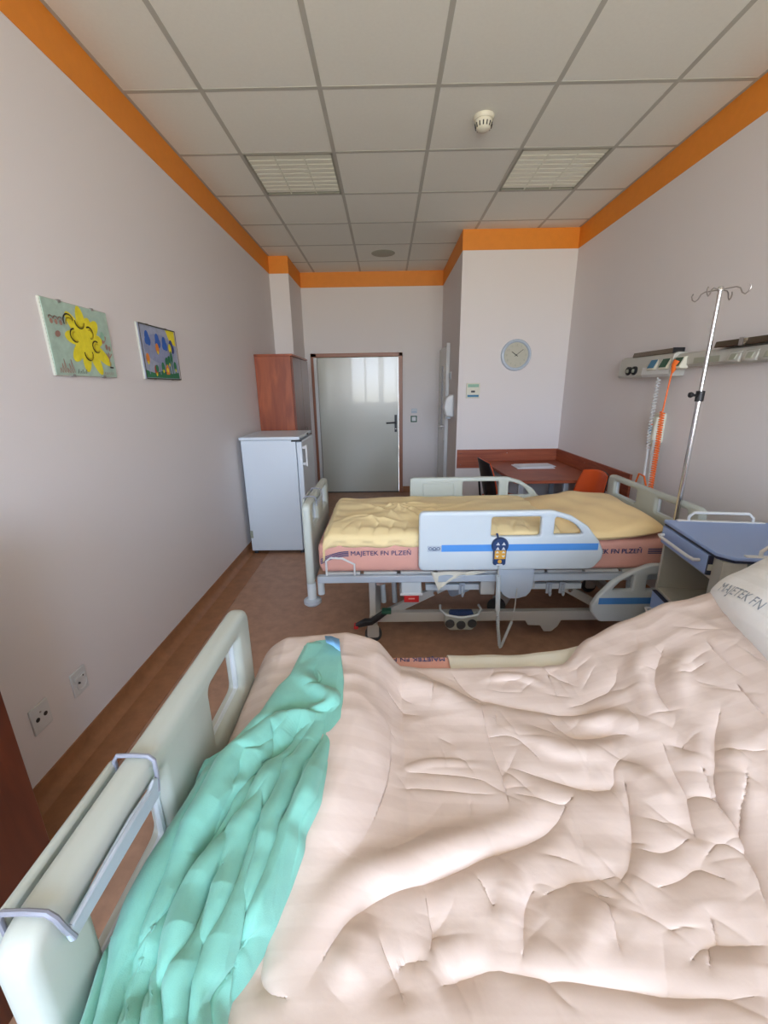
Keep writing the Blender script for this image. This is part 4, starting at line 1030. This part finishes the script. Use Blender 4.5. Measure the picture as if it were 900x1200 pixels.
lt = gridmesh('care_label', *[np.array(q) for q in (
    [[-.185, -.165, -.142], [-.172, -.152, -.132]], [[1.050, 1.040, 1.030], [.990, .975, .965]], [[.806, .812, .808], [.826, .826, .815]])], 'blue_tag', o)
solid(lt, .002, 1)
# white pillow on the raised backrest
sl = math.atan2(.15, .43)
pw = pillow('pillow', 'pillow', (1.19, .735, .965), (math.radians(2), -sl, math.radians(-8)), .66, .86, .21, '', 15, .015, .24, 2.8)
tag(pw, 'white striped pillow with grey lettering at the right edge on the nearest bed', 'pillow')
tx = text('printed_lettering', 'MAJETEK FN', .032, (0, -1, 0), (1, 0, 0), (-.285, .33, 0), 'bluegrey', pw)
from mathutils.bvhtree import BVHTree
bt = BVHTree.FromPolygons([v.co[:] for v in pw.data.vertices], [p.vertices[:] for p in pw.data.polygons])
for v in tx.data.vertices:
    h_ = bt.ray_cast(Vector((v.co.x, v.co.y, .5)), Vector((0, 0, -1)))
    if h_[0] is not None: v.co.z = h_[0].z+.0012
# ---------------------------------------------------------------- chart holders hung on the footboards
def chart(x, yc, zt, label, half):
    o = empty('chart_holder', (x, yc, zt), 0, label, 'chart holder', 'wire chart holders on the footboards')
    for s in (-1, 1):
        y = s*half
        MB().tube([(-.032, y, -.03), (-.033, y, .000), (-.027, y, .0095), (.0, y, .0105), (.022, y, .0085), (.030, y, .0), (.032, y*.97, -.02), (.033, y*.90, -.05)], .0036, 8).build('wire_hook', 'hook', o, smooth=True)
    MB().box(-.046, -.032, -half-.008, half+.008, -.075, -.004).build('back_plate', 'plastic', o, bevel=.006)
    P = rpoly([(-half*.98, -.030), (-half*.6, -.026), (-half*.2, -.022), (half*.3, -.020), (half*.72, -.026), (half*.86, -.020), (half*1.0, -.035), (half*.92, -.060), (half*.3, -.057), (-half*.95, -.052)], .008)
    MB().prism([(p[0], p[1]) for p in P], 'x', .030, .035).build('front_plate', 'bluegrey', o, bevel=.002)
    MB().tube([(.033, -half*.9, -.03), (.036, -half*.3, -.024), (.036, half*.3, -.024), (.033, half*.8, -.034)], .0035, 8).build('top_wire', 'bluegrey', o, smooth=True)
    return o
chart(AX, .414, .934, 'grey wire and plate chart holder clipped over the nearest footboard', .102)
chart(BX, BY-.10, .895, 'small wire chart holder clipped over the footboard of the middle bed', .10)

# ---------------------------------------------------------------- bed remote on the raised guard
rm = empty('bed_remote', (.592, 2.071, .645), 0, 'bed remote with navy round top and amber keys hanging on the raised guard', 'remote control')
MB().prism(rpoly([(-.032, -.068), (.032, -.068), (.035, .03), (-.035, .03)], .012), 'y', -.022, -.002).build('handset_body', 'navy', rm, bevel=.004)
MB().lathe([(.043, -.001), (.045, -.012), (.040, -.024), (.0, -.025)], (0, 0, .042), 'y', 32).build('key_disc', 'navy', rm, smooth=True)
B1(-.029, .029, -.0245, -.02, -.030, .018).build('amber_panel', 'amber', rm)
ky = MB()
for x in (-.016, .016):
    ky.prism([(x-.009, .004), (x+.009, .004), (x, .016)], 'y', -.0265, -.024); ky.prism([(x-.009, -.010), (x, -.022), (x+.009, -.010)], 'y', -.0265, -.024)
for x, z in ((-.015, .056), (.015, .056), (-.015, .030), (.015, .030)):
    ky.prism([(x-.010, z-.007), (x+.010, z-.007), (x, z+.009)], 'y', -.0275, -.025)
ky.build('arrow_key', 'white', rm)
MB().lathe([(.011, -.0225), (.010, -.026), (.0, -.0262)], (0, 0, -.045), 'y', 18).build('round_key', 'amber', rm, smooth=True)
B1(-.016, .016, -.0235, -.0215, -.068, -.060).build('label_print', 'white', rm)
MB().tube([(-.01, .0, .06), (-.01, .006, .085), (-.01, .02, .095), (-.01, .03, .09)], .005, 8).build('hanger', 'navy', rm, smooth=True)
def helix(pts, R, turns, per=10):
    P = [Vector(p) for p in pts]; L = [0]
    for a, b in zip(P[:-1], P[1:]): L.append(L[-1]+(b-a).length)
    out = []; N = int(turns*per)
    for i in range(N+1):
        d = L[-1]*i/N; k = max(j for j in range(len(L)) if L[j] <= d+1e-9); k = min(k, len(P)-2)
        t = (d-L[k])/(L[k+1]-L[k]); c = P[k].lerp(P[k+1], t); T_ = (P[k+1]-P[k]).normalized()
        n1 = T_.orthogonal().normalized(); n2 = T_.cross(n1); a = 2*PI*turns*i/N
        out.append(c+n1*R*math.cos(a)+n2*R*math.sin(a))
    return out
MB().tube([(0, -.012, -.075), (.0, -.012, -.10), (.002, -.012, -.13)], .004, 8).build('cable_strain', 'metalgrey', rm, smooth=True)
MB().tube(helix([(.002, -.012, -.13), (.010, -.014, -.345)], .0095, 24), .0042, 6).build('coiled_cable', 'plastic2', rm, smooth=True)
MB().tube(helix([(.010, -.014, -.345), (.018, -.015, -.45), (.036, -.015, -.575)], .004, 16), .0065, 6).build('cable_lower', 'plastic2', rm, smooth=True)
MB().tube([(.036, -.015, -.575), (.045, -.013, -.57), (.075, -.008, -.48), (.098, .0, -.42)], .008, 8).build('cable_end', 'plastic2', rm, smooth=True)
MB().tube([(.098, 0, -.42), (.11, .005, -.33), (.115, .01, -.22)], .0032, 8).build('thin_cord', 'metalgrey', rm, smooth=True)

# ---------------------------------------------------------------- nightstand
ns = empty('nightstand', (1.347, 1.923, 0), math.radians(-9), 'blue and grey bedside cabinet on castors between the beds by the right wall', 'nightstand')
B1(.004, .44, -.018, 0, .10, .835).build('side_panel', 'ns_grey', ns, bevel=.002)
B1(.004, .44, -.455, -.437, .10, .60).build('side_panel', 'ns_grey', ns, bevel=.002)
B1(.002, .085, -.455, -.395, .10, .835).build('front_post', 'ns_grey', ns, bevel=.002)
B1(.425, .44, -.455, -.0, .10, .835).build('back_panel', 'ns_grey', ns)
for z, nm in ((.498, 'shelf'), (.735, 'drawer_bottom'), (.10, 'bottom_board')): B1(.006, .43, -.395, -.018, z, z+.016).build(nm, 'ns_grey', ns, bevel=.002)
B1(.10, .42, -.45, -.395, .5, .515).build('side_shelf', 'ns_grey', ns)
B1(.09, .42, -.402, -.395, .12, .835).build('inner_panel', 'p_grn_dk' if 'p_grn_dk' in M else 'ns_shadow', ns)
tp = MB().prism(rpoly([(-.012, .004), (.53, .004), (.53, -.47), (.03, -.47), (-.012, -.425)], [.012, .03, .03, .02, .01]), 'z', .848, .862)
tp.build('top_tray', 'ns_blue', ns, bevel=.003)
MB().prism(rpoly([(-.008, .0), (.525, .0), (.525, -.465), (.03, -.465), (-.008, -.423)], [.012, .03, .03, .02, .01]), 'z', .838, .848).build('top_edge', 'ns_dark', ns)
for y0, xa, xb in ((-.008, .09, .36), (-.455, .12, .40)):
    MB().tube([(xa, y0, .862), (xa, y0, .885), (xa+.02, y0, .905), (xb-.02, y0, .905), (xb, y0, .885), (xb, y0, .862)], .007, 10).build('tray_rail', 'white', ns, smooth=True)
    B1(xa-.05, xb+.05, y0-.010, y0+.010, .861, .867).build('rail_base', 'white', ns, bevel=.002)
dr = B1(-.014, .004, -.385, -.006, .752, .835).build('drawer', 'ns_blue', ns, bevel=.003)
B1(-.0138, .004, -.394, -.386, .755, .835).build('drawer_side_edge', 'ns_dark', dr)
dr2 = B1(-.012, .006, -.40, -.012, .285, .492).build('door', 'ns_blue', ns, bevel=.003)
B1(-.0125, .006, -.40, -.012, .4925, .4965).build('door_edge', 'ns_dark', dr2)
dr3 = B1(-.012, .006, -.40, -.012, .11, .275).build('drawer', 'ns_blue', ns, bevel=.003)
for z, p in ((.795, dr), (.40, dr2), (.20, dr3)):
    MB().tube([(-.012, -.03, z), (-.035, -.03, z), (-.042, -.06, z), (-.042, -.30, z), (-.036, -.335, z), (-.012, -.335, z)], .007, 10).build('handle', 'white', p, smooth=True)
B1(-.013, .01, -.397, -.39, .775, .80).build('latch', 'ns_grey', ns)
for x in (.05, .39):
    for y in (-.05, -.41):
        MB().box(x-.012, x+.012, y-.02, y+.02, .05, .10).lathe([(.0, -.012), (.034, -.012), (.038, 0), (.034, .012), (.0, .012)], (x, y, .038), 'y', 18).build('castor', 'dark', ns)

# ---------------------------------------------------------------- IV pole standing in the bed head corner
iv = empty('infusion_pole', (1.553, 2.148, .45), 0, 'chrome infusion pole with four hooks at the head of the middle bed', 'infusion pole')
MB().tube([(0, 0, 0), (0, 0, .98)], .0125, 20).build('lower_tube', 'steel', iv, smooth=True)
MB().tube([(0, 0, .96), (0, 0, 1.455)], .0095, 20).build('upper_tube', 'steel', iv, smooth=True)
cl = MB().tube([(0, 0, .955), (0, 0, 1.005)], .019, 20).build('clamp', 'black', iv, smooth=True)
MB().tube([(-.015, -.005, .985), (-.045, -.01, .985)], .006, 10).lathe([(.0, -.062), (.012, -.060), (.014, -.052), (.010, -.044), (.0, -.043)], (0, -.01, .987), 'x', 12).build('clamp_knob', 'black', cl, smooth=True)
MB().lathe([(.0, 1.45), (.013, 1.45), (.013, 1.462), (.009, 1.468), (.0, 1.469)], seg=20).build('cap', 'steel', iv, smooth=True)
for a in (8, 98, 188, 278):
    a = math.radians(a+22); c, s_ = math.cos(a), math.sin(a)
    P = [(0, 1.452), (.02, 1.455), (.062, 1.456), (.078, 1.448), (.088, 1.428), (.100, 1.420), (.112, 1.428), (.118, 1.445), (.112, 1.456)]
    MB().tube([(r*c, r*s_, z) for r, z in P], .0028, 8).build('hook', 'dullsteel', iv, smooth=True)
MB().box(-.02, .05, -.02, .02, .03, .05).build('holder_bracket', 'metalgrey', iv)

# ---------------------------------------------------------------- medical supply rail on the right wall
sr = empty('supply_rail', (XR, 2.2, 1.55), 0, 'long grey white medical supply rail with sockets on the right wall', 'supply rail')
prof = [(0, .040), (-.055, .037), (-.073, .050), (-.075, .090), (-.055, .118), (-.02, .125), (0, .125)]
MB().prism(prof, 'y', -2.2, .60).build('rail_profile', 'rail', sr, bevel=.004)
bx = MB().prism(rpoly([(0, -.012), (-.09, -.012), (-.098, .005), (-.085, .122), (-.06, .133), (0, .133)], .008), 'y', .59, 1.20).build('gas_outlet_box', 'rail', sr, bevel=.004)
MB().prism([(-.088, -.0135), (-.101, .004), (-.095, .052), (-.090, .052), (-.093, .005), (-.086, -.012)], 'y', .595, .89).build('lower_cover', 'white', bx)
for y in (1.055, .98):
    q = MB().lathe([(.030, 0), (.030, -.016), (.022, -.020), (.020, -.010), (.0, -.009)], (-.091, y, .035), 'x', 26).build('gas_outlet', 'black', bx, smooth=True)
    MB().lathe([(.014, -.01), (.014, -.022), (.010, -.024), (.0, -.024)], (-.091, y, .035), 'x', 20).build('valve', 'lamp_in', q, smooth=True)
def sock(y, m, nm):
    b = MB().prism([(-.060, .030), (-.108, .030), (-.114, .040), (-.086, .100), (-.060, .102)], 'y', y-.045, y+.045).build(nm, 'cream', sr, bevel=.005)
    MB().prism([(-.110, .042), (-.1145, .045), (-.0905, .096), (-.087, .093)], 'y', y-.034, y+.034).build('socket_insert', m, b)
sock(.775, 'bluelabel', 'power_socket'); sock(.65, 'green', 'power_socket'); sock(.525, 'green', 'power_socket')
for y in (.12, .015, -.09, -.195): 
    b = MB().prism([(-.070, .044), (-.084, .044), (-.088, .054), (-.072, .100), (-.060, .10)], 'y', y-.042, y+.042).build('power_socket', 'rail', sr, bevel=.005)
    MB().prism([(-.084, .056), (-.091, .058), (-.080, .088), (-.074, .086)], 'y', y-.02, y+.02).build('socket_insert', 'lamp_in', b, bevel=.004)
B1(-.0765, -.072, .22, .42, .055, .086).build('label_field', 'lamp_in', sr, bevel=.001)
def lightstrip(y0, y1):
    s_ = MB().box(-.075, -.005, y0, y1, .128, .135).prism([(-.078, .126), (-.082, .130), (-.074, .158), (-.068, .158)], 'y', y0, y1).build('reading_lamp', 'bronze', sr)
    B1(-.083, -.01, y0-.004, y0, .125, .16).build('lamp_end_cap', 'black', s_)
lightstrip(.615, 1.06)
lightstrip(-1.2, .27)
B1(-.086, -.07, .07, .10, .124, .162).build('lamp_clip', 'steel', sr)

# cords
wc = MB().tube(helix([(1.785, 2.87, 1.53), (1.778, 2.868, 1.20), (1.778, 2.85, 1.06)], .0105, 24, 14), .0036, 6).build('coiled_cord', 'white')
MB().tube([(1.778, 2.85, 1.07), (1.775, 2.84, .95), (1.77, 2.825, .80), (1.775, 2.80, .78), (1.78, 2.785, .85), (1.785, 2.81, 1.06), (1.83, 2.88, 1.12)], .008, 8).build('cord_loop', 'white', wc, smooth=True)
oc = MB().tube([(1.780, 2.735, 1.60), (1.778, 2.745, 1.50), (1.773, 2.755, 1.32)], .005, 8)
oc = oc.build('orange_cord', 'orangep', smooth=True)
tag(oc, 'orange coiled power cord plugged into the supply rail', 'cord')
MB().tube([(1.795, 2.725, 1.625), (1.785, 2.73, 1.60), (1.778, 2.735, 1.555)], [.024, .020, .006], 14).build('plug', 'orangep', oc, smooth=True)
MB().tube(helix([(1.773, 2.755, 1.32), (1.765, 2.735, 1.05), (1.758, 2.72, .80), (1.755, 2.715, .72)], .0130, 40, 14), .0040, 6).build('coil', 'orangep', oc, smooth=True)
MB().tube([(1.755, 2.715, .72), (1.76, 2.76, .80), (1.765, 2.82, .885), (1.77, 2.89, .89), (1.775, 2.93, .80)], .006, 8).build('cord_end', 'orangep', oc, smooth=True)
hs = hs0 = empty('nurse_call_handset', (XR, 2.93, 1.10), 0, 'cream nurse call handset in its holder on the wall behind the coiled cords', 'handset')
B1(-.03, 0, -.045, .045, 0, .20).build('holder', 'cream', hs, bevel=.008)
MB().prism(rpoly([(-.03, -.03), (-.055, -.025), (-.065, .04), (-.062, .11), (-.055, .175), (-.03, .18)], .01), 'y', -.028, .028).build('handset', 'cream', hs, bevel=.006)
B1(-.0685, -.06, .0, .024, .06, .115).build('button', 'bluelabel', hs, bevel=.002)
B1(-.0685, -.06, .0, .024, .117, .132).build('button', 'chair_o', hs, bevel=.002)

wc.parent = hs; wc.location = (-XR, -2.93, -1.10)
# ---------------------------------------------------------------- daylight
W = bpy.data.worlds.new('sky'); S.world = W; W.use_nodes = True
t = W.node_tree; bg = t.nodes['Background']
tc = t.nodes.new('ShaderNodeTexCoord'); sp_ = t.nodes.new('ShaderNodeSeparateXYZ'); t.links.new(tc.outputs['Generated'], sp_.inputs[0])
mr = t.nodes.new('ShaderNodeMapRange'); mr.inputs['From Min'].default_value = -1; mr.inputs['From Max'].default_value = 1
t.links.new(sp_.outputs[2], mr.inputs[0])
r = t.nodes.new('ShaderNodeValToRGB')
for el, (p_, c_) in zip((r.color_ramp.elements[0], r.color_ramp.elements[1]), ((.0, GROUND), (1.0, SKYTOP))): el.position = p_; el.color = (*c_, 1)
for p_, c_ in ((.485, GROUND), (.515, SKYLOW), (.62, SKYMID)):
    e_ = r.color_ramp.elements.new(p_); e_.color = (*c_, 1)
t.links.new(mr.outputs[0], r.inputs[0]); t.links.new(r.outputs[0], bg.inputs[0]); bg.inputs[1].default_value = SKY_STRENGTH
for i, (a, b) in enumerate(wins):
    ld = bpy.data.lights.new('window_portal', 'AREA'); ld.shape = 'RECTANGLE'; ld.size = b-a; ld.size_y = zs1-zs0; ld.cycles.is_portal = True
    lo = bpy.data.objects.new('window_portal', ld); C.objects.link(lo); lo.location = ((a+b)/2, YB-.02, (zs0+zs1)/2); lo.rotation_euler = (PI/2, 0, 0)
